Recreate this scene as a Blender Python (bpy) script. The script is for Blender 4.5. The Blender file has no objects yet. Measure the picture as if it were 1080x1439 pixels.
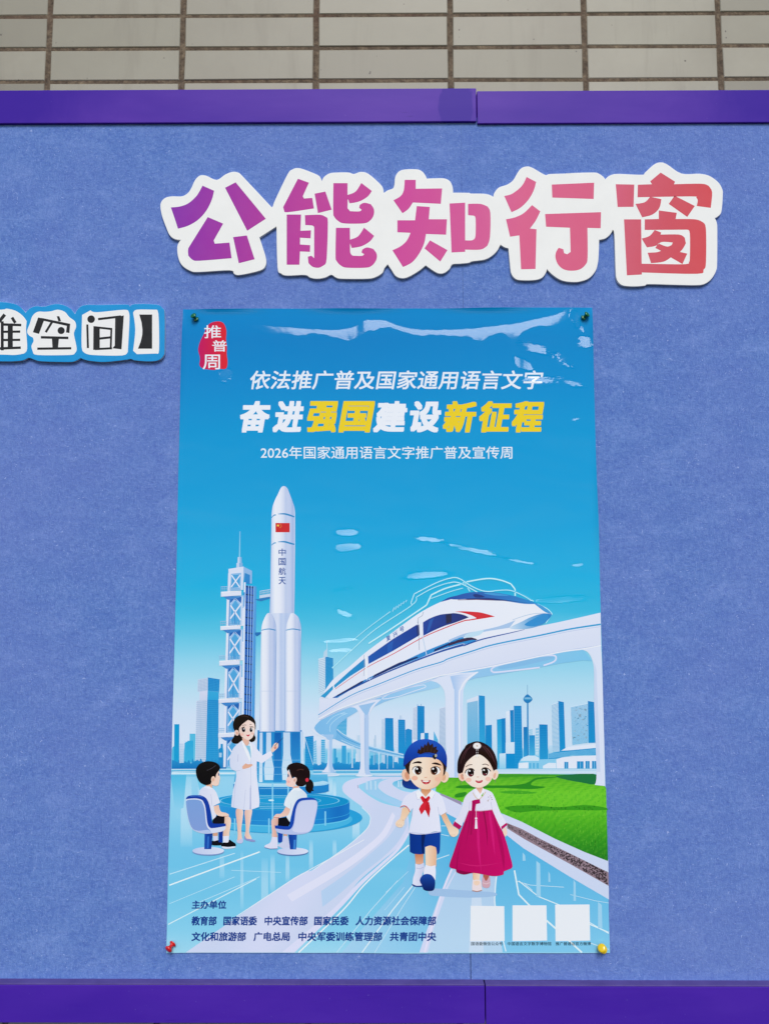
import bpy, bmesh, math, random
from mathutils import Vector, Matrix
from mathutils.geometry import tessellate_polygon

random.seed(11)
scn = bpy.context.scene
COL = scn.collection

# ------------------------------------------------------------------ camera
ZB = 1.0                                   # height of the poster's lower edge above the ground
cam_d = bpy.data.cameras.new('camera')
cam = bpy.data.objects.new('camera', cam_d)
COL.objects.link(cam)
CX, CD, CZ, PI_, YA, RO = 0.0020, 1.0943, 0.4923 + ZB, 0.0979, -0.0056, -0.0009
fw = Vector((math.sin(YA) * math.cos(PI_), math.cos(YA) * math.cos(PI_), math.sin(PI_)))
rt = fw.cross(Vector((0, 0, 1))).normalized()
up = rt.cross(fw)
rt2 = rt * math.cos(RO) + up * math.sin(RO)
up2 = -rt * math.sin(RO) + up * math.cos(RO)
M = Matrix((rt2, up2, -fw)).transposed().to_4x4()
M.translation = (CX, -CD, CZ)
cam.matrix_world = M
cam_d.sensor_fit = 'VERTICAL'
cam_d.sensor_height = 36.0
cam_d.sensor_width = 27.0
cam_d.lens = 36.0 * 1080.0 / 1439.0
cam_d.clip_start = 0.01
cam_d.clip_end = 500
scn.camera = cam

# ------------------------------------------------------------------ light
SUN_EL, SUN_AZ = math.radians(43), math.radians(4)       # soft sun behind the photographer
w = bpy.data.worlds.new('World')
scn.world = w
w.use_nodes = True
nt = w.node_tree
nt.nodes.clear()
sky = nt.nodes.new('ShaderNodeTexSky')
sky.sky_type = 'NISHITA'
sky.sun_disc = False
sky.sun_elevation = SUN_EL
sky.sun_rotation = math.pi - SUN_AZ
sky.dust_density = 0.0
bg_n = nt.nodes.new('ShaderNodeBackground')
bg_n.inputs[1].default_value = 0.062
out = nt.nodes.new('ShaderNodeOutputWorld')
nt.links.new(sky.outputs[0], bg_n.inputs[0])
nt.links.new(bg_n.outputs[0], out.inputs[0])
sun_d = bpy.data.lights.new('sun', 'SUN')
sun_d.energy = 1.45
sun_d.angle = math.radians(27)
sun_d.color = (1.0, 0.955, 0.90)
sun = bpy.data.objects.new('sun', sun_d)
sd = Vector((math.sin(SUN_AZ) * math.cos(SUN_EL), -math.cos(SUN_AZ) * math.cos(SUN_EL), math.sin(SUN_EL)))
sun.rotation_euler = sd.to_track_quat('Z', 'Y').to_euler()
sun.location = sd * 20
COL.objects.link(sun)
vs = scn.view_settings
vs.view_transform = 'Standard'
vs.look = 'None'
vs.gamma = 1
vs.use_curve_mapping = False
vs.exposure = 1.02
GAIN = 1.05          # how bright a white surface facing the light comes out

# ------------------------------------------------------------------ helpers
def lin1(c):
    return c / 12.92 if c <= 0.04045 else ((c + 0.055) / 1.055) ** 2.4

def rgb(h):
    h = h.lstrip('#')
    return tuple(int(h[i:i + 2], 16) / 255 for i in (0, 2, 4))

def mixs(a, b, t):
    a = rgb(a) if isinstance(a, str) else a
    b = rgb(b) if isinstance(b, str) else b
    t = max(0, min(1, t))
    return tuple(a[i] + (b[i] - a[i]) * t for i in range(3))

def ink(c):
    """printed colour as seen on a well lit sheet -> reflectance"""
    c = rgb(c) if isinstance(c, str) else c
    return tuple(min(0.88, max(0.004, lin1(v) / GAIN)) for v in c) + (1.0,)

def stops(v, st):
    if v <= st[0][0]:
        return rgb(st[0][1])
    for (a, ca), (b, cb) in zip(st, st[1:]):
        if v <= b:
            return mixs(ca, cb, (v - a) / (b - a))
    return rgb(st[-1][1])

def P(x, y, Y=0.0):
    """a measured point of the board picture -> its place on the vertical plane at depth Y"""
    d = fw * 1080.0 + rt2 * (x - 540.0) - up2 * (y - 719.5)
    t = (Y + CD) / d.y
    return Vector((CX + d.x * t, Y, CZ + d.z * t))

def Z(ox, oy, s):
    return lambda *pts: [(ox + p[0] / s, oy + p[1] / s) for p in pts]

def catmull(pts, n=5, closed=True):
    N = len(pts)
    res = []
    rng = range(N) if closed else range(N - 1)
    for i in rng:
        g = (lambda k: pts[k % N]) if closed else (lambda k: pts[max(0, min(N - 1, k))])
        p0, p1, p2, p3 = g(i - 1), g(i), g(i + 1), g(i + 2)
        for k in range(n):
            t = k / n
            res.append(tuple(0.5 * (2 * p1[a] + (p2[a] - p0[a]) * t + (2 * p0[a] - 5 * p1[a] + 4 * p2[a] - p3[a]) * t * t
                                    + (3 * p1[a] - p0[a] - 3 * p2[a] + p3[a]) * t ** 3) for a in (0, 1)))
    if not closed:
        res.append(pts[-1])
    return res

def corner_smooth(pts, n=4, lim=40):
    """round where the outline bends gently, keep sharp corners (turn over lim degrees)"""
    N = len(pts)
    sharp = []
    for i in range(N):
        a, b, c = pts[i - 1], pts[i], pts[(i + 1) % N]
        u = math.atan2(b[1] - a[1], b[0] - a[0])
        v = math.atan2(c[1] - b[1], c[0] - b[0])
        d = abs((v - u + math.pi) % (2 * math.pi) - math.pi)
        sharp.append(math.degrees(d) > lim)
    res = []
    for i in range(N):
        p1, p2 = pts[i], pts[(i + 1) % N]
        if sharp[i] and sharp[(i + 1) % N]:
            res.append(p1)
            continue
        p0 = p1 if sharp[i] else pts[i - 1]
        p3 = p2 if sharp[(i + 1) % N] else pts[(i + 2) % N]
        for k in range(n):
            t = k / n
            res.append(tuple(0.5 * (2 * p1[a] + (p2[a] - p0[a]) * t + (2 * p0[a] - 5 * p1[a] + 4 * p2[a] - p3[a]) * t * t
                                    + (3 * p1[a] - p0[a] - 3 * p2[a] + p3[a]) * t ** 3) for a in (0, 1)))
    return res

def area2(p):
    return sum(p[i - 1][0] * p[i][1] - p[i][0] * p[i - 1][1] for i in range(len(p)))

LAYER = [0]
DL = 1.5e-6
glyph_cache = {}

def glyphs(s, bold):
    k = (s, bold)
    if k not in glyph_cache:
        cu = bpy.data.curves.new('glyphs', 'FONT')
        cu.body = s
        cu.offset = bold
        cu.resolution_u = 4
        ob = bpy.data.objects.new('glyphs', cu)
        COL.objects.link(ob)
        dg = bpy.context.evaluated_depsgraph_get()
        dg.update()
        me = bpy.data.meshes.new_from_object(ob.evaluated_get(dg))
        glyph_cache[k] = ([(v.co.x, -v.co.y) for v in me.vertices], [tuple(p.vertices) for p in me.polygons])
        bpy.data.objects.remove(ob)
        bpy.data.meshes.remove(me)
        bpy.data.curves.remove(cu)
    return glyph_cache[k]

class Art:
    """collects flat inked shapes lying on one vertical plane; build() links them as ONE mesh"""
    def __init__(self, Y0=-0.0016):
        self.v, self.f, self.c, self.Y0 = [], [], [], Y0

    def _tri(self, tri, colf):
        Y = self.Y0 - LAYER[0] * DL
        i0 = len(self.v)
        if area2(tri) > 0:            # picture y runs down: keep the face towards the viewer
            tri = tri[::-1]
        for p in tri:
            q = P(p[0], p[1], self.Y0)
            self.v.append((q.x, Y, q.z))
            self.c.append(ink(colf(p[0], p[1])))
        self.f.append(tuple(range(i0, i0 + len(tri))))

    def poly(self, pts, col, sm=0, fine=0, up=True):
        if up:
            LAYER[0] += 1
        pts = [q for i, q in enumerate(pts) if math.dist(q, pts[i - 1]) > 0.02]
        if sm == 1:
            pts = catmull(pts)
        elif sm == 2:
            pts = corner_smooth(pts)
        if isinstance(col, (str, tuple)) and not (isinstance(col, tuple) and col[0] in ('g',)):
            cc = rgb(col) if isinstance(col, str) else col
            colf = lambda x, y: cc
        elif isinstance(col, tuple):
            _, (x0, y0), c0, (x1, y1), c1 = col
            dx, dy = x1 - x0, y1 - y0
            L2 = dx * dx + dy * dy
            colf = lambda x, y: mixs(c0, c1, ((x - x0) * dx + (y - y0) * dy) / L2)
            fine = fine or 30
        else:
            colf = col
            fine = fine or 8
        tris = [[pts[i] for i in t] for t in tessellate_polygon([[Vector((p[0], p[1], 0)) for p in pts]])]
        if fine:
            todo, tris = tris, []
            while todo:
                t = todo.pop()
                e = [math.dist(t[i], t[(i + 1) % 3]) for i in range(3)]
                k = e.index(max(e))
                if e[k] <= fine:
                    tris.append(t)
                    continue
                a, b, c = t[k], t[(k + 1) % 3], t[(k + 2) % 3]
                m = ((a[0] + b[0]) / 2, (a[1] + b[1]) / 2)
                todo += [[a, m, c], [m, b, c]]
        for t in tris:
            self._tri(t, colf)
        return self

    def ell(self, c, rx, ry, col, rot=0, n=28, fine=0):
        r = math.radians(rot)
        pts = []
        for k in range(n):
            a = 2 * math.pi * k / n
            x, y = rx * math.cos(a), ry * math.sin(a)
            pts.append((c[0] + x * math.cos(r) - y * math.sin(r), c[1] + x * math.sin(r) + y * math.cos(r)))
        return self.poly(pts, col, fine=fine)

    def line(self, pts, wd, col, sm=0, w2=None, up=True, fine=0):
        if sm == 1:
            pts = catmull(pts, 6, closed=False)
        elif sm == 2:                 # rounded curve that keeps its sharp bends: one stroke per smooth run
            run = [pts[0]]
            for i in range(1, len(pts)):
                run.append(pts[i])
                t = 0
                if i < len(pts) - 1:
                    u = math.atan2(pts[i][1] - pts[i - 1][1], pts[i][0] - pts[i - 1][0])
                    v = math.atan2(pts[i + 1][1] - pts[i][1], pts[i + 1][0] - pts[i][0])
                    t = abs((v - u + math.pi) % (2 * math.pi) - math.pi)
                if t > math.radians(30) or i == len(pts) - 1:
                    self.line(run, wd, col, 1, w2, up, fine)
                    run = [pts[i]]
            return self
        pts = [q for i, q in enumerate(pts) if i == 0 or math.dist(q, pts[i - 1]) > 0.02]
        n = len(pts)
        w2 = wd if w2 is None else w2
        L, R = [], []
        for i, p in enumerate(pts):
            a, b = pts[max(0, i - 1)], pts[min(n - 1, i + 1)]
            dx, dy = b[0] - a[0], b[1] - a[1]
            l = math.hypot(dx, dy) or 1
            h = (wd + (w2 - wd) * i / (n - 1)) / 2
            L.append((p[0] - dy / l * h, p[1] + dx / l * h))
            R.append((p[0] + dy / l * h, p[1] - dx / l * h))
        if up:
            LAYER[0] += 1
        for i in range(n - 1):
            self.poly([L[i], L[i + 1], R[i + 1], R[i]], col, up=False, fine=fine)
        return self

    def band(self, A, B, col, sm=1, fine=0):
        """strip between two edges given as open point rows"""
        if sm:
            A, B = catmull(A, 6, False), catmull(B, 6, False)
        return self.poly(A + B[::-1], col, fine=fine)

    def text(self, s, x0, y0, x1, y1, col, bold=0.0, shear=0.0, xd=None, yd=None):
        """one line of type fitted to a box; bold (in line heights) thickens it by overprinting"""
        vs_, fs = glyphs(s, 0.0)
        ax, bx = min(v[0] for v in vs_), max(v[0] for v in vs_)
        ay, by = min(v[1] for v in vs_), max(v[1] for v in vs_)
        colf = col if callable(col) else (lambda x, y: rgb(col))
        hh = math.hypot(*yd) if xd else y1 - y0
        r = bold * hh
        offs = [(0, 0)]
        if r > 0:
            if r < 0.6:
                offs = [(-r * .7, -r * .7), (r * .7, -r * .7), (r * .7, r * .7), (-r * .7, r * .7)] + offs
            else:
                offs = [(i * r / 2, j * r / 2) for i in (-2, 0, 2) for j in (-2, 0, 2)] + [(i * r / 2, j * r / 2) for i in (-1, 1) for j in (-1, 1)]
        def mp(v, o):
            u, t = (v[0] - ax) / (bx - ax), (v[1] - ay) / (by - ay)
            if xd:
                return (x0 + xd[0] * u + yd[0] * t + o[0], y0 + xd[1] * u + yd[1] * t + o[1])
            yy = y0 + r + t * (y1 - y0 - 2 * r)
            return (x0 + r + u * (x1 - x0 - 2 * r - shear * (y1 - y0)) + shear * (y1 - yy) + o[0], yy + o[1])
        for o in offs:
            LAYER[0] += 1
            for f in fs:
                self._tri([mp(vs_[i], o) for i in f], colf)
        return self

    def build(self, name, mat, parent=None, label=None, keep=False):
        o = link_mesh(name, self.v, self.f, mat, parent)
        a = o.data.color_attributes.new('Ink', 'FLOAT_COLOR', 'POINT')
        for i, c in enumerate(self.c):
            a.data[i].color = c
        if label:
            o['label'] = label
        return o

def world_loc(o):
    v = Vector(o.location)
    while o.parent:
        o = o.parent
        v += Vector(o.location)
    return v

def link_mesh(name, v, f, mat, parent=None):
    me = bpy.data.meshes.new(name)
    off = world_loc(parent) if parent else Vector()
    me.from_pydata([tuple(Vector(q) - off) for q in v], [], f)
    me.update()
    if mat:
        me.materials.append(mat)
    o = bpy.data.objects.new(name, me)
    COL.objects.link(o)
    if parent:
        o.parent = parent
    return o

def thing(name, label, cat, loc, group=None):
    o = bpy.data.objects.new(name, None)
    o.location = loc
    o.empty_display_size = 0.05
    COL.objects.link(o)
    o['label'], o['category'] = label, cat
    if group:
        o['group'] = group
    return o

def slab(name, pts, Yb, Yf, mat, parent, bev=0.0, Yref=None):
    """outline given in picture points, extruded from depth Yb to Yf (Yf nearer the viewer)"""
    if area2(pts) > 0:
        pts = pts[::-1]
    Yr = Yf if Yref is None else Yref
    q = [P(x, y, Yr) for x, y in pts]
    n = len(q)
    bm = bmesh.new()
    fr = [bm.verts.new((a.x, Yf, a.z)) for a in q]
    bk = [bm.verts.new((a.x, Yb, a.z)) for a in q]
    ff = bm.faces.new(fr)
    bm.faces.new(bk[::-1])
    for i in range(n):
        bm.faces.new((fr[i], bk[i], bk[(i + 1) % n], fr[(i + 1) % n]))
    bmesh.ops.recalc_face_normals(bm, faces=bm.faces)
    if bev:
        bmesh.ops.bevel(bm, geom=list(ff.edges), offset=bev, segments=2, profile=0.6, affect='EDGES')
    bmesh.ops.triangulate(bm, faces=[f for f in bm.faces if len(f.verts) > 4])
    off = world_loc(parent) if parent else Vector()
    bmesh.ops.translate(bm, verts=bm.verts, vec=-off)
    me = bpy.data.meshes.new(name)
    bm.to_mesh(me)
    bm.free()
    me.materials.append(mat)
    o = bpy.data.objects.new(name, me)
    COL.objects.link(o)
    o.parent = parent
    return o

def box(name, lo, hi, mat, parent=None, bev=0.001):
    bm = bmesh.new()
    bmesh.ops.create_cube(bm, size=1)
    off = world_loc(parent) if parent else Vector()
    for v in bm.verts:
        v.co = Vector([lo[i] + (v.co[i] + 0.5) * (hi[i] - lo[i]) for i in range(3)]) - off
    if bev:
        bmesh.ops.bevel(bm, geom=list(bm.edges), offset=bev, segments=2, profile=0.5, affect='EDGES')
    me = bpy.data.meshes.new(name)
    bm.to_mesh(me)
    bm.free()
    me.materials.append(mat)
    o = bpy.data.objects.new(name, me)
    COL.objects.link(o)
    if parent:
        o.parent = parent
    return o

# ------------------------------------------------------------------ materials
class NT:
    def __init__(self, name):
        self.m = bpy.data.materials.new(name)
        self.m.use_nodes = True
        self.t = self.m.node_tree
        self.b = self.t.nodes['Principled BSDF']
    def node(self, typ, **k):
        n = self.t.nodes.new(typ)
        for a, b in k.items():
            setattr(n, a, b)
        return n
    def put(self, sock, v):
        if hasattr(v, 'is_output') or isinstance(v, bpy.types.NodeSocket):
            self.t.links.new(v, sock)
        else:
            sock.default_value = v
    def math(self, op, *a, clamp=False):
        n = self.node('ShaderNodeMath', operation=op, use_clamp=clamp)
        for i, v in enumerate(a):
            self.put(n.inputs[i], v)
        return n.outputs[0]
    def mix(self, f, a, b, mode='MIX'):
        n = self.node('ShaderNodeMix', data_type='RGBA', blend_type=mode)
        self.put(n.inputs[0], f)
        self.put(n.inputs[6], a)
        self.put(n.inputs[7], b)
        return n.outputs[2]
    def pos(self):
        return self.node('ShaderNodeNewGeometry').outputs['Position']
    def noise(self, vec, scale, detail=3, rough=0.5, dist=0.0, stretch=None):
        n = self.node('ShaderNodeTexNoise')
        if stretch:
            mp = self.node('ShaderNodeMapping')
            mp.inputs['Scale'].default_value = stretch
            self.put(mp.inputs[0], vec)
            vec = mp.outputs[0]
        self.put(n.inputs['Vector'], vec)
        n.inputs['Scale'].default_value = scale
        n.inputs['Detail'].default_value = detail
        n.inputs['Roughness'].default_value = rough
        n.inputs['Distortion'].default_value = dist
        return n.outputs[0]
    def ramp(self, v, st):
        n = self.node('ShaderNodeValToRGB')
        e = n.color_ramp.elements
        while len(e) < len(st):
            e.new(0.5)
        for el, (p, c) in zip(e, st):
            el.position = p
            el.color = c if len(c) == 4 else tuple(c) + (1,)
        self.put(n.inputs[0], v)
        return n.outputs[0]
    def bump(self, h, dist=0.001, strength=1.0):
        n = self.node('ShaderNodeBump')
        n.inputs['Strength'].default_value = strength
        n.inputs['Distance'].default_value = dist
        self.put(n.inputs['Height'], h)
        self.put(self.b.inputs['Normal'], n.outputs[0])
    def set(self, **k):
        for a, v in k.items():
            self.put(self.b.inputs[a.replace('_', ' ')], v)
        return self

def gauss2(N, X, Zc, x, z, rx, rz):
    a = N.math('DIVIDE', N.math('SUBTRACT', X, x), rx)
    b = N.math('DIVIDE', N.math('SUBTRACT', Zc, z), rz)
    r2 = N.math('ADD', N.math('MULTIPLY', a, a), N.math('MULTIPLY', b, b))
    return N.math('POWER', 2.718, N.math('MULTIPLY', r2, -1.0))

def poster_material():
    """printed sheet under a clear glossy film that is buckled below the top edge and near the upper right pin"""
    N = NT('printed_film')
    at = N.node('ShaderNodeAttribute', attribute_name='Ink')
    N.set(Base_Color=at.outputs['Color'], Roughness=0.6, Specular_IOR_Level=0.0, Coat_Weight=1.0, Coat_Roughness=0.14, Coat_IOR=1.30)
    ps = N.pos()
    sp = N.node('ShaderNodeSeparateXYZ')
    N.put(sp.inputs[0], ps)
    X, Zc = sp.outputs[0], sp.outputs[2]
    fold = [(300, 452), (360, 457), (420, 462), (470, 464), (500, 459), (525, 450), (560, 459), (600, 464), (650, 463), (700, 458), (750, 450), (785, 441), (800, 425)]
    fc = N.node('ShaderNodeFloatCurve')
    wpts = [P(*p) for p in fold]
    x0, x1 = wpts[0].x, wpts[-1].x
    z0, z1 = min(p.z for p in wpts) - 0.001, max(p.z for p in wpts) + 0.001
    cur = fc.mapping.curves[0]
    for p in wpts[1:-1]:
        cur.points.new(0.5, 0.5)
    for k, p in zip(cur.points, wpts):
        k.location = ((p.x - x0) / (x1 - x0), (p.z - z0) / (z1 - z0))
        k.handle_type = 'AUTO'
    fc.mapping.update()
    u = N.math('DIVIDE', N.math('SUBTRACT', X, x0), x1 - x0)
    N.put(fc.inputs['Value'], u)
    zc = N.math('ADD', N.math('MULTIPLY', fc.outputs[0], z1 - z0), z0)
    n1 = N.noise(ps, 20, 2, stretch=(1, 1, 0.2))
    n2 = N.noise(ps, 45, 2, 0.5, stretch=(1, 1, 1))
    dd = N.math('ADD', N.math('SUBTRACT', zc, Zc), N.math('MULTIPLY', N.math('SUBTRACT', n2, 0.5), 0.005))
    wd = N.math('ADD', N.math('ADD', N.math('MULTIPLY', N.math('POWER', n1, 3.0), 0.06), 0.002), N.math('MULTIPLY', N.math('MAXIMUM', N.math('SUBTRACT', u, 0.3), 0.0), 0.008))
    t = N.math('DIVIDE', dd, wd, clamp=True)
    ends = N.math('MULTIPLY', N.math('MULTIPLY', N.math('SUBTRACT', u, 0.05), 5.0, clamp=True),
                  N.math('MULTIPLY', N.math('SUBTRACT', 1.03, u), 12.0, clamp=True))
    amp = N.math('MULTIPLY', N.math('MULTIPLY', wd, 0.21), ends)
    fall = N.math('POWER', 2.718, N.math('MULTIPLY', N.math('MAXIMUM', dd, 0.0), -14.0))
    h = N.math('MULTIPLY', N.math('MULTIPLY', t, amp), fall)
    n3 = N.math('SUBTRACT', N.noise(ps, 30, 3, 0.6, 0.8, stretch=(0.28, 1, 1.7)), 0.5)
    n4 = N.math('SUBTRACT', N.noise(ps, 110, 2, 0.5), 0.5)
    jag = N.math('ADD', N.math('MULTIPLY', n3, 3.2), N.math('MULTIPLY', n4, 1.3))
    def facet(x, y, rx, rz, rot, slope):
        """a shallow dent of the film, rx by rz metres, leaning back by the given slope"""
        c = P(x, y)
        nonlocal h
        r = math.radians(rot)
        dx, dz = N.math('SUBTRACT', X, c.x), N.math('SUBTRACT', Zc, c.z)
        p = N.math('ADD', N.math('MULTIPLY', dx, math.cos(r)), N.math('MULTIPLY', dz, math.sin(r)))
        q = N.math('SUBTRACT', N.math('MULTIPLY', dz, math.cos(r)), N.math('MULTIPLY', dx, math.sin(r)))
        a, b = N.math('DIVIDE', p, rx), N.math('DIVIDE', q, rz)
        r2 = N.math('ADD', N.math('MULTIPLY', a, a), N.math('MULTIPLY', b, b))
        m = N.math('MULTIPLY', N.math('ADD', N.math('SUBTRACT', 1.0, r2), jag), 1.7, clamp=True)
        h = N.math('ADD', h, N.math('MULTIPLY', N.math('MULTIPLY', m, dz), -slope))
    for fa in ((752, 490, 0.030, 0.008, -20, .20), (788, 506, 0.026, 0.008, -34, .21), (734, 512, 0.022, 0.007, -34, .20), (762, 535, 0.036, 0.008, -4, .22), (800, 538, 0.024, 0.006, -16, .22), (806, 446, 0.007, 0.018, 18, .16), (815, 462, 0.004, 0.014, 40, .16),
               (822, 482, 0.012, 0.014, 50, .18), (808, 590, 0.008, 0.003, 14, .24), (490, 748, 0.020, 0.006, 0, .255), (486, 770, 0.020, 0.006, 8, .262), (478, 829, 0.024, 0.003, 8, .31), (484, 862, 0.016, 0.004, -25, .29),
               (480, 900, 0.024, 0.003, 3, .33), (478, 914, 0.018, 0.003, 3, .32), (605, 808, 0.040, 0.006, 3, .272), (600, 758, 0.026, 0.005, -6, .272), (665, 773, 0.046, 0.004, -13, .28), (735, 790, 0.024, 0.002, -10, .30),
               (790, 842, 0.044, 0.005, 3, .29), (812, 794, 0.010, 0.003, 2, .31), (318, 528, 0.010, 0.012, -30, .16)):
        facet(*fa)
    g0 = N.noise(ps, 9, 2, 0.5, 0.4, stretch=(0.6, 1, 1.2))
    h = N.math('ADD', h, N.math('MULTIPLY', g0, 0.0030))
    bn = N.node('ShaderNodeBump')
    bn.inputs['Strength'].default_value = 1.0
    bn.inputs['Distance'].default_value = 1.0
    N.put(bn.inputs['Height'], h)
    N.put(N.b.inputs['Coat Normal'], bn.outputs[0])
    return N.m

def felt_material(name, tint):
    """needle felt: cloudy fibre mats, short crossing fibres, pale lint and a few old pin holes"""
    N = NT(name)
    ps = N.pos()
    cl = N.noise(ps, 150, 5, 0.72, 0.3)
    f1 = N.noise(ps, 420, 3, 0.65, 1.6, stretch=(1.0, 1, 0.28))
    f2 = N.noise(ps, 420, 3, 0.65, 1.6, stretch=(0.30, 1, 1.0))
    bl = N.noise(ps, 2.6, 4, 0.6)
    sp = N.node('ShaderNodeSeparateXYZ')
    N.put(sp.inputs[0], ps)
    base = N.ramp(cl, [(0.28, ink(mixs(tint, '#3f5aae', 0.5))), (0.50, ink(tint)), (0.74, ink(mixs(tint, '#93a8e2', 0.38)))])
    mat_ = N.noise(ps, 34, 4, 0.6, 0.5, stretch=(0.55, 1, 1))
    base = N.mix(N.ramp(mat_, [(0.36, (0.30, 0.30, 0.30)), (0.52, (0, 0, 0))]), base, ink('#4a69b6'))
    base = N.mix(N.ramp(mat_, [(0.54, (0, 0, 0)), (0.72, (0.28, 0.28, 0.28))]), base, ink('#8ba4e0'))
    fib = N.math('MAXIMUM', f1, f2)
    base = N.mix(N.ramp(fib, [(0.56, (0, 0, 0)), (0.74, (0.55, 0.55, 0.55))]), base, ink('#93a9e6'))
    base = N.mix(N.ramp(N.math('MINIMUM', f1, f2), [(0.26, (0.6, 0.6, 0.6)), (0.44, (0, 0, 0))]), base, ink('#3d58a8'))
    base = N.mix(N.ramp(bl, [(0.38, (0, 0, 0)), (0.68, (0.34, 0.34, 0.34))]), base, ink('#7480c6'))
    lint = N.noise(ps, 150, 2, 0.5, 2.5)
    base = N.mix(N.ramp(lint, [(0.71, (0, 0, 0)), (0.74, (0.75, 0.75, 0.75))]), base, ink('#b4c2ee'))
    vo = N.node('ShaderNodeTexVoronoi')
    vo.inputs['Scale'].default_value = 7.0
    N.put(vo.inputs['Vector'], ps)
    base = N.mix(N.math('MULTIPLY', N.math('LESS_THAN', vo.outputs['Distance'], 0.0062), 0.8), base, ink('#2a3560'))
    N.set(Base_Color=base, Roughness=1.0, Specular_IOR_Level=0.05, Sheen_Weight=0.12, Sheen_Roughness=0.6)
    h = N.math('ADD', N.math('MULTIPLY', cl, 1.2), fib)
    N.bump(h, 0.0008, 0.8)
    return N.m

def purple_material(name, c, c2):
    N = NT(name)
    ps = N.pos()
    a = N.noise(ps, 4, 3, 0.5, stretch=(1, 1, 3))
    b = N.noise(ps, 60, 4, 0.7, 0.5, stretch=(0.15, 1, 1))
    col = N.mix(N.ramp(a, [(0.35, (0, 0, 0)), (0.7, (1, 1, 1))]), ink(c), ink(c2))
    col = N.mix(N.math('MULTIPLY', b, 0.16), col, ink('#6a50b8'))
    sc = N.noise(ps, 260, 2)
    sp = N.node('ShaderNodeSeparateXYZ')
    N.put(sp.inputs[0], ps)
    for (gx, gy, rx, rz) in ((640, 150, 0.030, 0.05), (20, 150, 0.12, 0.06), (1075, 140, 0.10, 0.06)):
        c_ = P(gx, gy)
        g = N.math('ADD', gauss2(N, sp.outputs[0], sp.outputs[2], c_.x, c_.z, rx, rz), N.math('MULTIPLY', N.math('SUBTRACT', N.noise(ps, 45, 4, 0.6, 1.0, stretch=(1, 1, 0.5)), 0.5), 0.5))
        col = N.mix(N.ramp(g, [(0.42, (0, 0, 0)), (0.50, (0.8, 0.8, 0.8))] if gx == 640 else [(0.10, (0, 0, 0)), (0.85, (0.8, 0.8, 0.8))]), col, ink(mixs(c, '#2c0f92', 0.6)))
    col = N.mix(N.ramp(N.noise(ps, 30, 4, 0.75, 1.5, stretch=(0.1, 1, 1)), [(0.66, (0, 0, 0)), (0.70, (0.3, 0.3, 0.3))]), col, ink('#2a1278'))
    col = N.mix(N.ramp(sc, [(0.74, (0, 0, 0)), (0.80, (0.35, 0.35, 0.35))]), col, ink('#8a78c8'))
    N.set(Base_Color=col, Roughness=0.45, Specular_IOR_Level=0.12)
    N.bump(N.math('ADD', b, N.math('MULTIPLY', a, 3)), 0.0002, 0.5)
    return N.m

def tile_material():
    N = NT('glazed_tile')
    ps = N.pos()
    at = N.node('ShaderNodeAttribute', attribute_name='Ink')
    n = N.noise(ps, 9, 4, 0.6)
    f = N.noise(ps, 150, 3, 0.7)
    col = N.mix(N.ramp(n, [(0.3, (0, 0, 0)), (0.75, (0.5, 0.5, 0.5))]), at.outputs['Color'], ink('#847c6c'))
    col = N.mix(N.ramp(f, [(0.70, (0, 0, 0)), (0.78, (0.6, 0.6, 0.6))]), col, ink('#6e675c'))
    st = N.noise(ps, 26, 4, 0.65, 0.3, stretch=(1, 1, 0.12))
    col = N.mix(N.ramp(st, [(0.55, (0, 0, 0)), (0.75, (0.45, 0.45, 0.45))]), col, ink('#7c7464'))
    sp = N.noise(ps, 95, 1)
    col = N.mix(N.ramp(sp, [(0.765, (0, 0, 0)), (0.78, (0.8, 0.8, 0.8))]), col, ink('#40362e'))
    N.set(Base_Color=col, Roughness=0.5)
    N.bump(n, 0.0008, 0.4)
    return N.m

def grout_material():
    N = NT('brown_grout')
    ps = N.pos()
    n = N.noise(ps, 120, 5, 0.7)
    m2 = N.noise(ps, 14, 3)
    col = N.ramp(n, [(0.3, ink('#41342a')), (0.52, ink('#665646')), (0.75, ink('#8a7862'))])
    col = N.mix(N.ramp(m2, [(0.55, (0, 0, 0)), (0.75, (0.6, 0.6, 0.6))]), col, ink('#5a3a30'))
    N.set(Base_Color=col, Roughness=0.95)
    N.bump(n, 0.002)
    return N.m

def simple(name, c, rough=0.4, bumpy=0.0, var=0.06, **k):
    N = NT(name)
    ps = N.pos()
    n = N.noise(ps, 30, 3, 0.6)
    c = rgb(c)
    d = tuple(max(0, v - var) for v in c)
    N.set(Base_Color=N.ramp(n, [(0.3, ink(d)), (0.7, ink(c))]), Roughness=rough, **k)
    if bumpy:
        N.bump(N.noise(ps, 300, 3), bumpy)
    return N.m

def ink_material(name, rough):
    N = NT(name)
    at = N.node('ShaderNodeAttribute', attribute_name='Ink')
    n = N.noise(N.pos(), 40, 3, 0.6)
    N.set(Base_Color=N.mix(N.math('MULTIPLY', n, 0.03), at.outputs['Color'], (0.8, 0.8, 0.8, 1)), Roughness=0.6, Specular_IOR_Level=0.15)
    N.bump(N.noise(N.pos(), 500, 2), 0.0001, 0.5)
    return N.m

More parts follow.
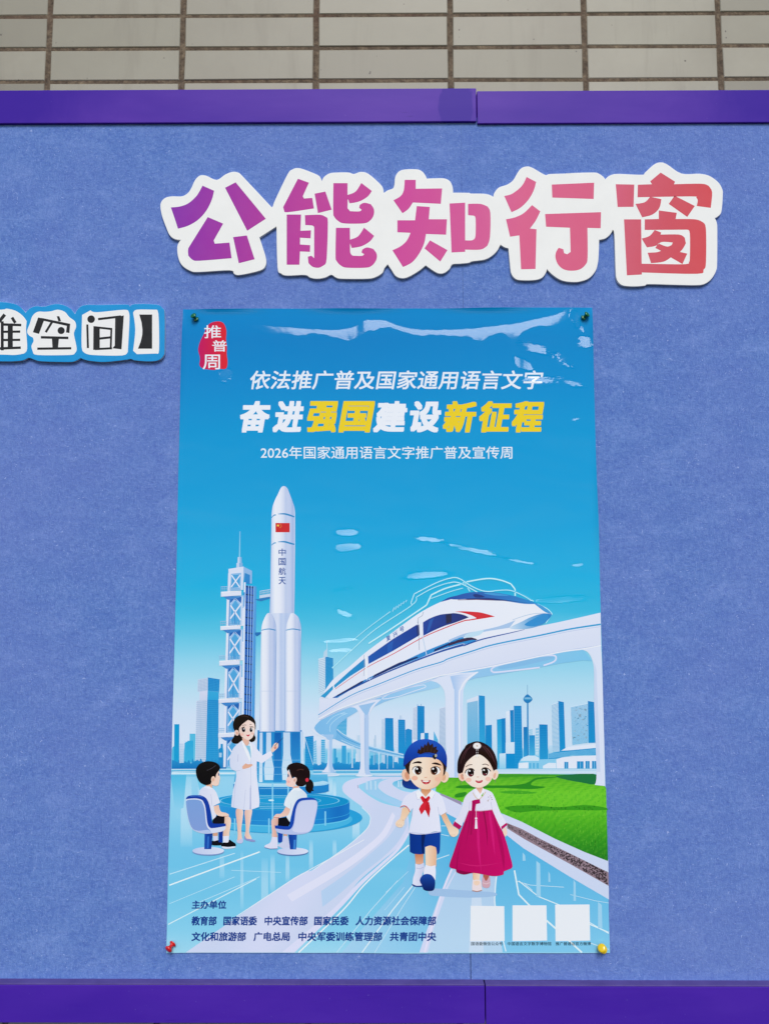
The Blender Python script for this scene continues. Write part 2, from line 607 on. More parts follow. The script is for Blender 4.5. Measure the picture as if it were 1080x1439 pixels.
MAT_FILM = poster_material()
MAT_FELT = felt_material('blue_felt', '#6081c3')
MAT_RAIL = purple_material('purple_paint', '#431c9a', '#5a30a6')
MAT_LEDGE = simple('skylit_purple', '#5f4e92', 0.7, 0.0003)  # mauve stands in for sky light grazing the bottom rail's top face
MAT_TILE = tile_material()
MAT_GROUT = grout_material()
MAT_FOAM = simple('white_foam', '#f2f0ec', 0.6, 0.00008, 0.015, Specular_IOR_Level=0.2)
MAT_FOAMBLUE = simple('blue_foam', '#1996d6', 0.5, 0.00008, 0.03, Specular_IOR_Level=0.2)
MAT_INK = ink_material('vinyl_print', 0.42)
MAT_STEEL = simple('pin_steel', '#b8b8b8', 0.25, Metallic=1.0)
# ------------------------------------------------------------------ tiled wall behind the board
def tile_wall():
    YT, YG = 0.012, 0.0131
    root = thing('tiled_wall', 'wall of long pale grey tiles with wide dirty brown joints above the purple board rail', 'wall', (0, YT, ZB))
    a, b = P(69, 60, YT), P(1010, 60, YT)
    px = (b.x - a.x) / 5
    pz = (P(540, 21, YT).z - P(540, 113, YT).z) / 2
    jx, jz = 0.0084, 0.0056
    z0 = P(540, 113, YT).z
    v, f, c = [], [], []
    rnd = random.Random(4)
    nx0, nx1, nz0, nz1 = -7, 11, -32, 14
    for k in range(nz0, nz1):
        for i in range(nx0, nx1):
            xa, xb = a.x + i * px + jx / 2, a.x + (i + 1) * px - jx / 2
            za, zb = z0 + k * pz + jz / 2, z0 + (k + 1) * pz - jz / 2
            r = lambda s: rnd.uniform(-s, s)
            yo = r(0.0004)
            s = mixs('#958f7d', '#a8a190', rnd.random())
            s = mixs(s, '#7d7666', rnd.random() ** 2 * 0.7)
            e = 0.0011
            q = [(xa + r(.0006), za + r(.0006)), (xb + r(.0006), za + r(.0006)), (xb + r(.0006), zb + r(.0006)), (xa + r(.0006), zb + r(.0006))]
            i0 = len(v)
            sx, sz = [1, -1, -1, 1], [1, 1, -1, -1]
            for kx, (x, z) in enumerate(q):
                v.append((x + sx[kx] * e, YT + yo, z + sz[kx] * e))
            for x, z in q:
                v.append((x, YT + yo + 0.0008, z))
            for x, z in q:
                v.append((x, YG + 0.002, z))
            c += [ink(s)] * 12
            f.append((i0, i0 + 1, i0 + 2, i0 + 3))
            for m in range(4):
                n = (m + 1) % 4
                f.append((i0 + 4 + m, i0 + 4 + n, i0 + n, i0 + m))
                f.append((i0 + 8 + m, i0 + 8 + n, i0 + 4 + n, i0 + 4 + m))
    o = link_mesh('tile_facing', v, f, MAT_TILE, root)
    at = o.data.color_attributes.new('Ink', 'FLOAT_COLOR', 'POINT')
    for i, q in enumerate(c):
        at.data[i].color = q
    box('grout_bed', (a.x + nx0 * px, YG, z0 + nz0 * pz), (a.x + nx1 * px, YG + 0.06, z0 + nz1 * pz), MAT_GROUT, root, 0)
tile_wall()

# ------------------------------------------------------------------ display board
def display_board():
    root = thing('display_board', 'wall mounted display board of blue felt panels between purple painted rails', 'notice board', (0, 0.0, ZB))
    XL, XR = -1.35, 1.30
    zt = P(540, 171, 0).z + 0.006
    zb = P(540, 1377.5, 0).z
    xs = P(661, 1360, 0).x
    box('backing_panel', (XL, 0.0055, zb - 0.03), (XR, 0.0110, zt + 0.02), simple('dark_backing', '#2c2a3c', 0.8), root, 0)
    rnd = random.Random(3)
    for lo, hi in ((XL, xs - 0.0005), (xs + 0.0005, XR)):
        # felt panel whose lower edge wanders a little above the ledge
        n = 60
        v, f = [], []
        bot = []
        for i in range(n + 1):
            x = lo + (hi - lo) * i / n
            bot.append((x, zb + 0.0006 * math.sin(x * 9) + rnd.uniform(0, 0.0005)))
        for x, z in bot:
            v.append((x, 0.0, z))
        for i, (x, z) in enumerate(bot):
            v.append((x - (0.0009 if lo > 0 and i == 0 else 0), 0.0, zt))
        for x, z in bot:
            v.append((x, 0.005, z))
        for x, z in bot:
            v.append((x, 0.005, zt))
        N = n + 1
        for i in range(n):
            f.append((i, i + 1, N + i + 1, N + i))
            f.append((2 * N + i, 2 * N + i + 1, i + 1, i))
        f.append((0, N, 3 * N, 2 * N))
        f.append((n, 2 * N + n, 3 * N + n, N + n))
        link_mesh('felt_panel', v, f, MAT_FELT, root)
    Yt, Yb = -0.0045, -0.0135
    xt = P(669.5, 150, Yt).x
    z1, z2 = P(300, 125.5, Yt).z, P(300, 172, Yt).z
    box('top_rail', (XL, Yt, z2), (xt - 0.0006, 0.011, z1), MAT_RAIL, root, 0.0009)
    z1, z2 = P(880, 126.6, Yt).z, P(880, 172.2, Yt).z
    box('top_rail', (xt + 0.0006, Yt + 0.0006, z2), (XR, 0.011, z1), MAT_RAIL, root, 0.0009)
    xb = P(681.5, 1410, Yb).x
    z1, z2 = P(300, 1383.5, Yb).z, P(300, 1438, Yb).z
    MR2 = purple_material('purple_paint_low', '#3c189a', '#4a22a4')
    for lo, hi, dz in ((XL, xb - 0.0006, 0), (xb + 0.0006, XR, -0.0006)):
        box('bottom_rail', (lo, Yb, z2 + dz), (hi, 0.011, z1 + dz - 0.0010), MR2, root, 0.0008)
        box('ledge_strip', (lo + 0.0003, Yb + 0.0002, z1 + dz - 0.0009), (hi - 0.0003, 0.0050, z1 + dz + 0.0006), MAT_LEDGE, root, 0.0004)  # thin box for the rail's top face, sky light put into its colour
display_board()

# ------------------------------------------------------------------ foam lettering
z1 = Z(220, 220, 3.375)
z2 = Z(540, 220, 1080 / 260)
z3 = Z(780, 210, 1080 / 260)
def title_sign():
    root = thing('title_sign', 'large white foam sign of five joined Chinese characters printed in a purple to red gradient', 'sign', P(620, 390, 0))
    outline = (z1((18, 235), (25, 210), (45, 194), (75, 188), (120, 188), (148, 173), (165, 148), (182, 112), (205, 90), (235, 90), (285, 110), (325, 85), (360, 72), (388, 76), (410, 95), (546, 240), (552, 232), (562, 205), (620, 85), (643, 61), (680, 55), (760, 85), (777, 100), (783, 116), (793, 97), (820, 79), (860, 75), (910, 75), (935, 82), (968, 72), (1005, 82), (1060, 130), (1073, 150), (1077, 172))
               + z2((20, 196), (48, 186), (57, 165), (62, 120), (80, 90), (115, 75), (190, 74), (222, 88), (240, 112), (247, 128), (300, 126), (350, 127), (383, 145), (398, 180), (400, 210), (490, 211), (505, 215), (575, 216), (610, 222), (634, 234), (641, 210), (667, 180), (715, 163), (750, 137), (775, 95), (797, 68), (830, 57), (865, 66), (936, 106), (965, 101), (1080, 98))
               + z3((60, 138), (220, 134), (257, 143), (280, 160), (291, 174), (306, 158), (332, 146), (370, 142), (505, 147), (522, 134), (575, 87), (612, 75), (650, 86), (735, 140), (840, 141), (900, 155), (950, 192), (973, 232), (976, 265), (970, 350), (958, 382), (930, 402), (941, 428), (944, 475), (943, 655), (938, 705), (910, 755), (870, 785), (820, 793), (700, 791), (545, 787), (522, 795), (470, 800), (410, 798), (377, 786), (356, 755), (350, 700), (343, 500), (333, 471), (320, 495), (290, 520), (255, 528), (253, 600), (248, 660), (233, 710), (195, 752), (140, 772), (90, 774), (40, 766), (0, 745))
               + z2((963, 675), (948, 658), (938, 684), (915, 710), (870, 722), (790, 722), (757, 709), (738, 680), (732, 640), (722, 536), (700, 530), (676, 515), (657, 550), (622, 583), (580, 603), (512, 612), (490, 621), (440, 626), (396, 630), (380, 655), (350, 679), (318, 683), (285, 667), (240, 636), (200, 668), (140, 703), (100, 711), (65, 697), (42, 664), (19, 630), (0, 652))
               + z1((1070, 552), (1040, 571), (1000, 580), (880, 580), (850, 574), (828, 561), (800, 574), (760, 580), (727, 574), (703, 562), (620, 565), (590, 555), (573, 525), (568, 332), (488, 384), (500, 420), (518, 480), (517, 517), (490, 541), (395, 562), (367, 556), (347, 540), (200, 548), (160, 542), (120, 515), (102, 475), (98, 430), (106, 407), (115, 396), (85, 391), (62, 372), (46, 337), (26, 282)))
    outline = corner_smooth(outline, 4, 62)
    YF = -0.0046
    slab('foam_plate', outline, -0.0002, YF, MAT_FOAM, root, 0.0007)
    st = [(238, '#8826a6'), (300, '#9c28a0'), (375, '#b02e98'), (430, '#be3696'), (520, '#c93f94'), (560, '#cf4296'), (690, '#d95c92'), (730, '#dd5f8a'), (840, '#db5e80'), (880, '#d45a70'), (940, '#d2505e'), (1005, '#d84a50')]
    colf = lambda x, y: stops(x + (y - 320) * 0.12, st)
    chars = {
        'character 公 in deep purple': [
            (z1((218, 138), (273, 162), (262, 205), (236, 257), (197, 300), (150, 328), (102, 342), (85, 290), (68, 241), (110, 237), (150, 222), (185, 192), (205, 163)), 2),
            (z1((325, 148), (375, 122), (518, 295), (430, 352)), 0),
            (z1((243, 287), (316, 318), (271, 398), (276, 413), (346, 408), (356, 482), (205, 494), (172, 490), (151, 470), (150, 440), (163, 415)), 2),
            (z1((363, 382), (428, 374), (465, 487), (390, 506)), 0)],
        'character 能 in magenta': [
            (z1((670, 105), (722, 124), (693, 188), (699, 199), (738, 196), (746, 246), (622, 264), (605, 258), (600, 240)), 2),
            (z1((749, 176), (800, 166), (830, 252), (765, 268)), 0),
            (z1((838, 126), (905, 126), (905, 182), (943, 166), (970, 125), (1020, 163), (1000, 190), (960, 213), (915, 222), (906, 200), (905, 245), (917, 259), (960, 260), (972, 252), (960, 243), (963, 229), (985, 219), (1015, 226), (1030, 250), (1028, 280), (1010, 305), (980, 317), (890, 317), (860, 305), (842, 285), (837, 260)), 2),
            (z1((850, 338), (916, 338), (917, 394), (955, 378), (983, 337), (1031, 376), (1011, 402), (972, 425), (925, 434), (917, 412), (918, 455), (929, 470), (972, 471), (984, 463), (971, 455), (975, 441), (997, 431), (1027, 438), (1043, 462), (1041, 490), (1022, 516), (992, 527), (902, 527), (872, 516), (853, 495), (848, 470)), 2),
            (z1((617, 275), (685, 275), (682, 352), (732, 350), (730, 388), (680, 385), (680, 417), (728, 420), (727, 452), (680, 450), (677, 513), (617, 513)), 0),
            (z1((703, 278), (775, 276), (803, 287), (812, 312), (806, 485), (795, 514), (770, 527), (740, 523), (720, 505), (717, 475), (734, 470), (747, 482), (747, 335), (738, 327), (705, 325)), 2)],
        'character 知 in pink': [
            (z2((118, 136), (182, 136), (182, 188), (336, 186), (328, 276), (165, 268), (140, 305), (105, 331), (52, 255), (92, 232), (112, 198)), 2),
            (z2((188, 289), (264, 294), (258, 366), (364, 366), (359, 456), (242, 452), (230, 510), (200, 570), (160, 618), (108, 645), (46, 547), (95, 523), (130, 490), (152, 445), (75, 442), (75, 372), (178, 372)), 2),
            (z2((265, 489), (367, 546), (325, 613), (233, 536)), 0),
            (z2((379, 274), (470, 269), (470, 489), (510, 489), (527, 477), (531, 450), (531, 362), (520, 345), (487, 342), (487, 276), (558, 276), (600, 291), (617, 330), (615, 468), (600, 520), (560, 543), (470, 543), (470, 556), (391, 560)), 2)],
        'character 行 in coral pink': [
            (z2((828, 119), (884, 148), (868, 202), (835, 257), (790, 300), (740, 325), (698, 230), (740, 219), (785, 187), (810, 157)), 2),
            (z2((860, 283), (908, 320), (882, 373), (848, 420), (886, 424), (880, 656), (796, 658), (786, 460), (732, 468), (708, 366), (760, 355), (812, 330)), 2),
            (z3((-22, 205), (225, 194), (222, 289), (-19, 281)), 0),
            (z3((-61, 377), (265, 366), (263, 460), (186, 458), (187, 630), (175, 672), (142, 700), (95, 708), (48, 700), (15, 672), (0, 632), (3, 600), (18, 574), (45, 582), (50, 605), (68, 612), (88, 598), (84, 457), (-55, 451)), 2)],
        'character 窗 in red': [
            (z3((351, 203), (459, 205), (455, 335), (362, 336)), 0),
            (z3((480, 206), (562, 203), (552, 186), (613, 135), (697, 188), (690, 203), (850, 200), (892, 212), (913, 250), (905, 341), (823, 330), (829, 297), (820, 280), (790, 274), (478, 279)), 2),
            (z3((552, 276), (617, 290), (605, 342), (565, 380), (505, 396), (466, 318), (520, 308)), 2),
            (z3((694, 270), (812, 330), (768, 394), (660, 318)), 0),
            (z3((399, 408), (499, 408), (502, 667), (750, 670), (777, 657), (783, 635), (783, 490), (768, 468), (520, 470), (520, 408), (602, 406), (602, 356), (707, 370), (700, 406), (815, 408), (860, 425), (877, 465), (877, 660), (863, 702), (825, 726), (503, 718), (503, 730), (416, 735)), 2),
            (z3((578, 470), (616, 485), (612, 497), (720, 497), (753, 515), (760, 548), (742, 580), (725, 598), (768, 608), (740, 669), (672, 630), (630, 655), (557, 664), (537, 603), (590, 600), (615, 592), (582, 575), (598, 548), (650, 567), (678, 557), (683, 543), (620, 540), (585, 562), (533, 572), (502, 520), (548, 505)), 2)],
    }
    for lab, strokes in chars.items():
        A = Art(YF - 0.00006)
        LAYER[0] = 0
        for pts, sm in strokes:
            A.poly(pts, colf, sm, fine=12, up=False)
        A.build('character', MAT_INK, root, lab)
title_sign()

def side_sign():
    z4 = Z(0, 410, 3.375)
    root = thing('name_sign', 'small blue edged foam sign with black Chinese characters on white, beside the poster', 'sign', P(60, 505, 0))
    blue = z4((-400, 70), (-260, 58), (-140, 60), (-100, 52), (0, 48), (45, 52), (82, 62), (110, 84), (122, 100), (140, 80), (172, 68), (210, 70), (260, 58), (300, 62), (335, 80), (357, 105), (370, 82), (400, 63), (480, 62), (600, 60), (616, 68), (640, 58), (740, 60), (770, 76), (781, 105), (781, 270), (775, 303), (750, 325), (700, 330), (640, 325), (620, 318), (600, 322), (500, 333), (430, 328), (400, 321), (382, 314), (365, 325), (330, 333), (200, 330), (165, 322), (137, 313), (110, 325), (60, 330), (0, 330), (-260, 330), (-400, 325), (-440, 290), (-440, 110))
    YF = -0.0052
    slab('foam_plate', corner_smooth(blue, 4, 50), -0.0002, -0.0044, MAT_FOAM, root, 0)
    slab('blue_face', corner_smooth(blue, 4, 50), -0.0044, YF, MAT_FOAMBLUE, root, 0.0003)
    LAYER[0] = 0
    A = Art(YF - 0.00006)
    W = '#f0eeec'
    for pts in (((-260, 90), (0, 85), (30, 80), (75, 90), (110, 115), (128, 140), (125, 180), (130, 270), (115, 293), (70, 300), (0, 298), (-260, 298)),
                ((180, 95), (215, 95), (245, 92), (275, 85), (308, 95), (330, 120), (356, 140), (362, 165), (355, 185), (352, 205), (365, 270), (355, 293), (330, 300), (180, 300), (157, 285), (150, 258), (160, 235), (158, 218), (137, 205), (130, 185), (143, 150), (155, 115)),
                ((430, 88), (460, 97), (590, 85), (611, 95), (615, 130), (607, 285), (580, 302), (440, 300), (402, 290), (388, 260), (390, 110)),
                ((650, 85), (735, 85), (752, 105), (755, 275), (743, 293), (650, 296), (632, 280), (642, 180), (632, 100))):
        A.poly(z4(*pts), W, 2, up=False)
    A.build('white_ground', MAT_INK, root)
    K = '#17171a'
    def L(A, a, b, wd):
        A.line(z4(a, b), wd / 3.375, K)
    A = Art(YF - 0.00006)
    for a, b, wd in (((-60, 110), (-95, 180), 14), ((-95, 180), (-40, 185), 12), ((-40, 185), (-95, 240), 14), ((-100, 268), (-35, 250), 12),
                     ((24, 108), (-22, 165), 16), ((12, 140), (12, 278), 14), ((58, 122), (74, 148), 14), ((12, 155), (102, 158), 12),
                     ((12, 190), (97, 189), 11), ((12, 229), (97, 228), 11), ((0, 269), (100, 265), 12)):
        L(A, a, b, wd)
    A.poly(z4((38, 150), (62, 150), (62, 266), (38, 266)), K)
    A.build('character', MAT_INK, root, 'character 维, half outside the photo')
    A = Art(YF - 0.00006)
    A.poly(z4((182, 122), (213, 128), (186, 200), (157, 192)), K)
    A.poly(z4((198, 124), (334, 152), (330, 196), (314, 193), (318, 162), (200, 136)), K)
    A.poly(z4((270, 116), (282, 116), (291, 140), (278, 140)), K)
    L(A, (250, 140), (218, 192), 11)
    A.ell(z4((291, 184))[0], 17 / 3.375, 17 / 3.375, K)
    L(A, (195, 216), (325, 219), 12)
    A.poly(z4((247, 219), (281, 219), (276, 268), (250, 268)), K)
    L(A, (178, 270), (339, 268), 11)
    A.build('character', MAT_INK, root, 'character 空')
    A = Art(YF - 0.00006)
    A.ell(z4((433, 130))[0], 18 / 3.375, 18 / 3.375, K)
    L(A, (415, 155), (418, 267), 10)
    L(A, (466, 130), (575, 117), 11)
    A.poly(z4((547, 122), (588, 112), (577, 273), (534, 268), (545, 255)), K)
    A.poly(z4((444, 163), (474, 166), (474, 272), (443, 276)), K)
    L(A, (450, 168), (533, 177), 10)
    L(A, (472, 222), (528, 216), 11)
    L(A, (450, 272), (532, 268), 10)
    L(A, (529, 174), (526, 272), 9)
    A.build('character', MAT_INK, root, 'character 间')
    A = Art(YF - 0.00006)
    A.poly(z4((661, 108), (722, 108), (722, 270), (655, 270), (668, 236), (675, 205), (676, 180), (672, 146)), K)
    A.build('character', MAT_INK, root, 'closing bracket')
side_sign()

# ------------------------------------------------------------------ push pins
def pin(name_label, x, y, dirv, col, group, cat='push pin', hl=0.010):
    base = P(x, y, -0.0022)
    root = thing('push_pin', name_label, cat, base, group)
    m = simple('pin_plastic_' + col[1:], col, 0.22, 0, 0.02, Coat_Weight=0.3)
    d = Vector(dirv).normalized()
    def lathe(nm, prof, mat):
        rot = d.to_track_quat('Z', 'Y').to_matrix()
        v, f, n = [], [], 28
        for r, h in prof:
            for k in range(n):
                a = 2 * math.pi * k / n
                v.append(base + rot @ Vector((r * math.cos(a), r * math.sin(a), h)))
        for i in range(len(prof) - 1):
            for k in range(n):
                f.append((i * n + k, i * n + (k + 1) % n, (i + 1) * n + (k + 1) % n, (i + 1) * n + k))
        f.append(tuple(range((len(prof) - 1) * n, len(prof) * n)))
        f.append(tuple(range(n))[::-1])
        o = link_mesh(nm, v, f, mat, root)
        o.data.polygons.foreach_set('use_smooth', [True] * len(o.data.polygons))
        return o
    s = hl / 0.010
    lathe('pin_head', [(0.0006 * s, 0), (0.0040 * s, 0.0002 * s), (0.0045 * s, 0.0009 * s), (0.0040 * s, 0.0017 * s), (0.0024 * s, 0.0022 * s), (0.0021 * s, 0.0032 * s),
                       (0.0023 * s, 0.0052 * s), (0.0030 * s, 0.0066 * s), (0.0043 * s, 0.0074 * s), (0.0047 * s, 0.0084 * s), (0.0043 * s, 0.0094 * s), (0.0030 * s, 0.0100 * s), (0.0008 * s, 0.0102 * s)], m)
    lathe('pin_needle', [(0.0005, -0.005), (0.0005, 0.0004)], MAT_STEEL)

G = 'push pins holding the poster corners'
pin('dark green push pin in the upper left corner of the poster', 276, 449, (-0.35, -0.8, 0.45), '#0c6a3a', G, hl=0.0095)
pin('dark green push pin in the upper right corner of the poster', 818.5, 447, (0.6, -0.7, 0.45), '#0b6a34', G, hl=0.0098)
pin('red push pin in the lower left corner of the poster', 243.5, 1325.5, (-0.45, -0.75, -0.5), '#d3201e', G, hl=0.0112)
pin('yellow push pin in the lower right corner of the poster', 847, 1334.5, (-0.4, -0.8, 0.55), '#e6c312', G, hl=0.0122)
# ------------------------------------------------------------------ the poster
poster = thing('wall_poster', 'tall glossy blue poster of a rocket, a fast train and children, pinned to the felt', 'poster', P(545, 1339, -0.0016))
LAYER[0] = 1
SKY = [(433, '#0088ca'), (480, '#0081c4'), (540, '#0089ca'), (620, '#0097d1'), (700, '#009dd5'), (770, '#00a5da'), (830, '#04aede'), (870, '#28b6de'), (905, '#58c4e4'), (945, '#90d4ec'), (985, '#bae0f1'), (1020, '#d3e3f5'), (1066, '#dbe6f5'),
       (1070, '#8ccdea'), (1085, '#8cd2ed'), (1112, '#aeddf3'), (1160, '#a5daf1'), (1200, '#80cbeb'), (1260, '#76c8e9'), (1310, '#8bd2ed'), (1339, '#a2daef')]
def bg(x, y):
    c = stops(y, SKY)
    if 880 < y < 1066 and x > 640:
        c = mixs(c, '#8fd0ea', 0.15)
    if y < 760:
        c = mixs(c, '#009fd8', max(0, (x - 500) / 340) * 0.25)
    if y > 1070:
        c = mixs(c, '#58bde6', max(0, min(1, (430 - abs(x - 430)) / 200)) * 0.25 if y < 1230 else 0)
    return c
wash = lambda t, a: (lambda x, y: mixs(bg(x, y), t, a))

def sheet():
    TL, TR, BR, BL = (257.3, 434.8), (831.3, 432.4), (856.4, 1339.1), (233.9, 1338.5)
    q = [P(*p, -0.0016) for p in (TL, TR, BR, BL)]
    ss = sorted([0.0, .004, .008, .013, .019] + [i / 60 for i in range(2, 59)] + [.981, .987, .992, .996, 1.0])
    nx, ny = len(ss) - 1, 120
    rnd = random.Random(8)
    wob = [rnd.uniform(-1, 1) for _ in range(40)]
    def wv(s, k, a):
        return a * sum(math.sin(s * (3 + 4 * j) + wob[k + j] * 6) / (1 + j) for j in range(3))
    v, c, f = [], [], []
    ys = sorted(set([434 + (1339 - 434) * j / ny for j in range(ny + 1)] + [436, 438.5, 441, 443.5, 1066.5, 1069.5]))
    for j, yy in enumerate(ys):
        t = (yy - 434) / 905
        for i in range(nx + 1):
            s = ss[i]
            a = q[0].lerp(q[1], s)
            b = q[3].lerp(q[2], s)
            p = a.lerp(b, t)
            p.x += wv(t * 3, 0, 0.0004) * (1 if s in (0, 1) else 0)
            p.z += (wv(s * 3, 6, 0.0004) if t == 0 else 0) + ((wv(s * 3, 9, 0.0003) - 0.0005) if t == 1 else 0)
            # the free edges curl away from the board between the pins
            d = min(s, 1 - s) * 0.6
            li = 0.0
            if t < .44 and d < .011:
                li = (1 - d / .011) ** 2 * (0.0018 + 0.0014 * math.sin(t * 17 + (2 if s > .5 else 0))) * min(1, (.44 - t) * 12) * min(1, t * 22 + .25)
            if t < .012 and .02 < s < .98:
                li = max(li, (1 - t / .012) ** 2 * (0.0014 + 0.0012 * math.sin(s * 19)) * min(1, s * 14, (1 - s) * 14))
            p.y -= li
            v.append(p)
            px_ = TL[0] + (TR[0] - TL[0]) * s + ((BL[0] + (BR[0] - BL[0]) * s) - (TL[0] + (TR[0] - TL[0]) * s)) * t
            c.append(ink(bg(px_, yy)))
    W = nx + 1
    H = len(ys)
    for j in range(H - 1):
        for i in range(nx):
            f.append((j * W + i, (j + 1) * W + i, (j + 1) * W + i + 1, j * W + i + 1))
    # thickness of the film
    rim = [j * W for j in range(H)] + [(H - 1) * W + i for i in range(1, W)] + [j * W + nx for j in range(H - 2, -1, -1)] + [i for i in range(nx - 1, 0, -1)]
    b0 = len(v)
    for k in rim:
        v.append(Vector(v[k]) + Vector((0, 0.0004, 0)))
        c.append(ink('#dfe8f0'))
    n = len(rim)
    for k in range(n):
        f.append((rim[k], b0 + k, b0 + (k + 1) % n, rim[(k + 1) % n]))
    o = link_mesh('poster_sheet', v, f, MAT_FILM, poster)
    at = o.data.color_attributes.new('Ink', 'FLOAT_COLOR', 'POINT')
    for i, k in enumerate(c):
        at.data[i].color = k
sheet()
rnd = random.Random(21)
WH = '#e6eaf6'

# ---- floor gleams
A = Art()
for x, y0, y1, wd, a in ((252, 1082, 1150, 6, .0), (262, 1082, 1190, 14, .35), (285, 1085, 1130, 12, .3), (470, 1095, 1150, 4, .5), (463, 1090, 1120, 8, .45), (456, 1092, 1112, 5, .4),
                         (372, 1205, 1300, 9, .35), (383, 1200, 1255, 6, .4), (404, 1200, 1240, 5, .4), (312, 1200, 1235, 6, .3), (340, 1195, 1280, 4, .35), (437, 1180, 1225, 5, .4), (470, 1180, 1205, 5, .35), (500, 1140, 1180, 9, .4)):
    A.poly([(x - wd / 2, y0), (x + wd / 2, y0), (x + wd * 0.6, y1), (x - wd * 0.6, y1)], lambda x_, y_, y0=y0, y1=y1, a=a: mixs(bg(x_, y_), '#f0f5fc', a * math.sin(math.pi * min(1, max(0, (y_ - y0) / (y1 - y0)))) ** 0.6))
for a, b, wd, al in (((238.5, 1228.5), (330, 1199), 1.2, .6), ((238, 1244), (365, 1197), 1.8, .85), ((238, 1270), (330, 1232), .8, .5), ((236.5, 1299), (360, 1235), 1.3, .75), ((275, 1270), (365, 1232), 1.0, .5), ((325, 1223), (395, 1226), .8, .5),
                     ((242, 1085), (300, 1083), 1.4, .7), ((242, 1077), (340, 1075), 1.6, .8), ((242, 1091), (290, 1090), 1, .5)):
    A.line([a, b], wd, wash('#ffffff', al), fine=20)
A.poly([(240, 1089), (262, 1089), (258, 1135), (246, 1140)], lambda x, y: mixs('#55bfe4', bg(x, y), (y - 1089) / 50))
A.poly([(276, 1088), (296, 1088), (300, 1108), (280, 1110)], wash('#66c6e8', .5))

# ---- lawn side, road, paving
rd = Z(440, 1080, 5.4)
zb_ = Z(540, 1180, 3.375)
zl = Z(230, 1180, 3.375)
zg = Z(620, 1020, 6)
z8 = Z(640, 950, 1080 / 220)
z7 = Z(430, 950, 1080 / 220)
A.build('printed_floor', MAT_FILM, poster)

R = Art()
right_floor = [(600, 1120), (640, 1128), (712, 1163), (736, 1180), (854, 1246), (855.8, 1338.4), (480, 1338.6), (566, 1240), (580, 1190)]
R.poly(right_floor, lambda x, y: mixs(mixs('#54b4e2', '#86cbec', (y - 1180) / 160), '#b4d8f0', max(0, (640 - x) / 200)), fine=10)
# main s-shaped road
road = rd((680, 35), (560, 44), (420, 58), (300, 80), (240, 108), (219, 140), (230, 180), (290, 232), (370, 290), (425, 345), (436, 390), (405, 455), (340, 520), (240, 600), (120, 690), (0, 768)) + zl((620, 180), (300, 400), (105, 535)) + zl((420, 535), (595, 535)) + rd((215, 1010), (350, 850), (500, 720), (630, 610), (690, 540), (722, 480), (722, 380), (700, 300), (640, 290), (520, 260), (420, 205), (345, 145), (345, 125), (420, 100), (560, 78), (690, 62))
R.poly(corner_smooth(road, 5, 38), lambda x, y: mixs('#cfd8f0', '#d8dcf4', math.sin(x * 0.05 + y * 0.03) * 0.5 + 0.5), fine=10)
# lighter and bluer bands running along it
R.band(rd((700, 330), (640, 420), (560, 530), (440, 640), (260, 790), (60, 930)), rd((715, 430), (640, 560), (520, 680), (380, 790), (200, 950), (70, 1050)), lambda x, y: mixs('#c3d4ef', '#b9d3f0', (y - 1140) / 120), fine=10)
R.band(rd((600, 330), (520, 480), (400, 590), (200, 730), (-200, 960)), rd((620, 360), (560, 500), (440, 620), (240, 770), (-160, 1010)), '#e4e4f8', fine=12)
R.band(rd((725, 470), (640, 600), (500, 730), (340, 870), (140, 1075)) + zl((560, 535)), rd((725, 500), (645, 625), (510, 750), (370, 880), (190, 1075)) + zl((620, 535)), '#dfe0f8', fine=12)
R.line(zl((290, 400), (620, 183), (950, 0)), 1.0, '#eef0fc')
R.line(rd((0, 770), (240, 603), (400, 465), (432, 395), (425, 350), (370, 295)), 1.0, '#eaf0fb', sm=1)
R.line(rd((725, 580), (560, 720), (380, 890), (220, 1080)) + zl((640, 535)), 1.8, '#f2f4fd', sm=1)
# inner s-curve
inner = rd((690, 55), (600, 70), (520, 95), (492, 125), (500, 155), (560, 200), (640, 235), (700, 260), (760, 250), (760, 190), (680, 170), (620, 140), (600, 115), (620, 95), (690, 80))
R.poly(catmull(inner, 4), '#d3daf2')
R.poly(catmull(rd((690, 82), (630, 95), (602, 115), (620, 135), (690, 158), (700, 120)), 4), ('g', rd((0, 80))[0], '#58b8e0', rd((0, 160))[0], '#a9d6f0'))
R.poly(catmull(rd((520, 75), (420, 95), (388, 120), (392, 160), (450, 205), (560, 255), (640, 285), (690, 280), (690, 255), (600, 225), (520, 180), (480, 130), (500, 100)), 4), ('g', rd((0, 80))[0], '#9ccfee', rd((0, 280))[0], '#a8d2f2'))
R.line(rd((336, 125), (340, 150)), 0.7, '#9090b0')
for x, a in ((400, .5), (430, .35), (465, .5), (640, .5), (660, .4)):
    R.poly(rd((x, 95 if x < 600 else 95), (x + 12, 95), (x + 14, 160 if x < 600 else 140), (x + 2, 160 if x < 600 else 140)), '#c2e0f4')
# thin light lines on the blue floor
for pts, wd, cl in ((rd((760, 880), (600, 1075)) + zl((940, 535)), 1.6, '#e2f0fb'), (rd((640, 850), (440, 1070)) + zl((820, 535)), .9, '#cfe8f7'), (rd((720, 780), (550, 940)), .7, '#c0e2f5'),
                    (rd((780, 890), (670, 1060)) + zl((1000, 535)), .8, '#cfe8f7'), (rd((690, 900), (540, 1075)), .6, '#c0e2f5'), (rd((930, 690), (1030, 655)), 1.1, '#d5ecf9'), (rd((970, 435), (1030, 435)), .8, '#d5ecf9'), (rd((970, 500), (1030, 512)), .8, '#d5ecf9')):
    R.line(pts, wd, cl)
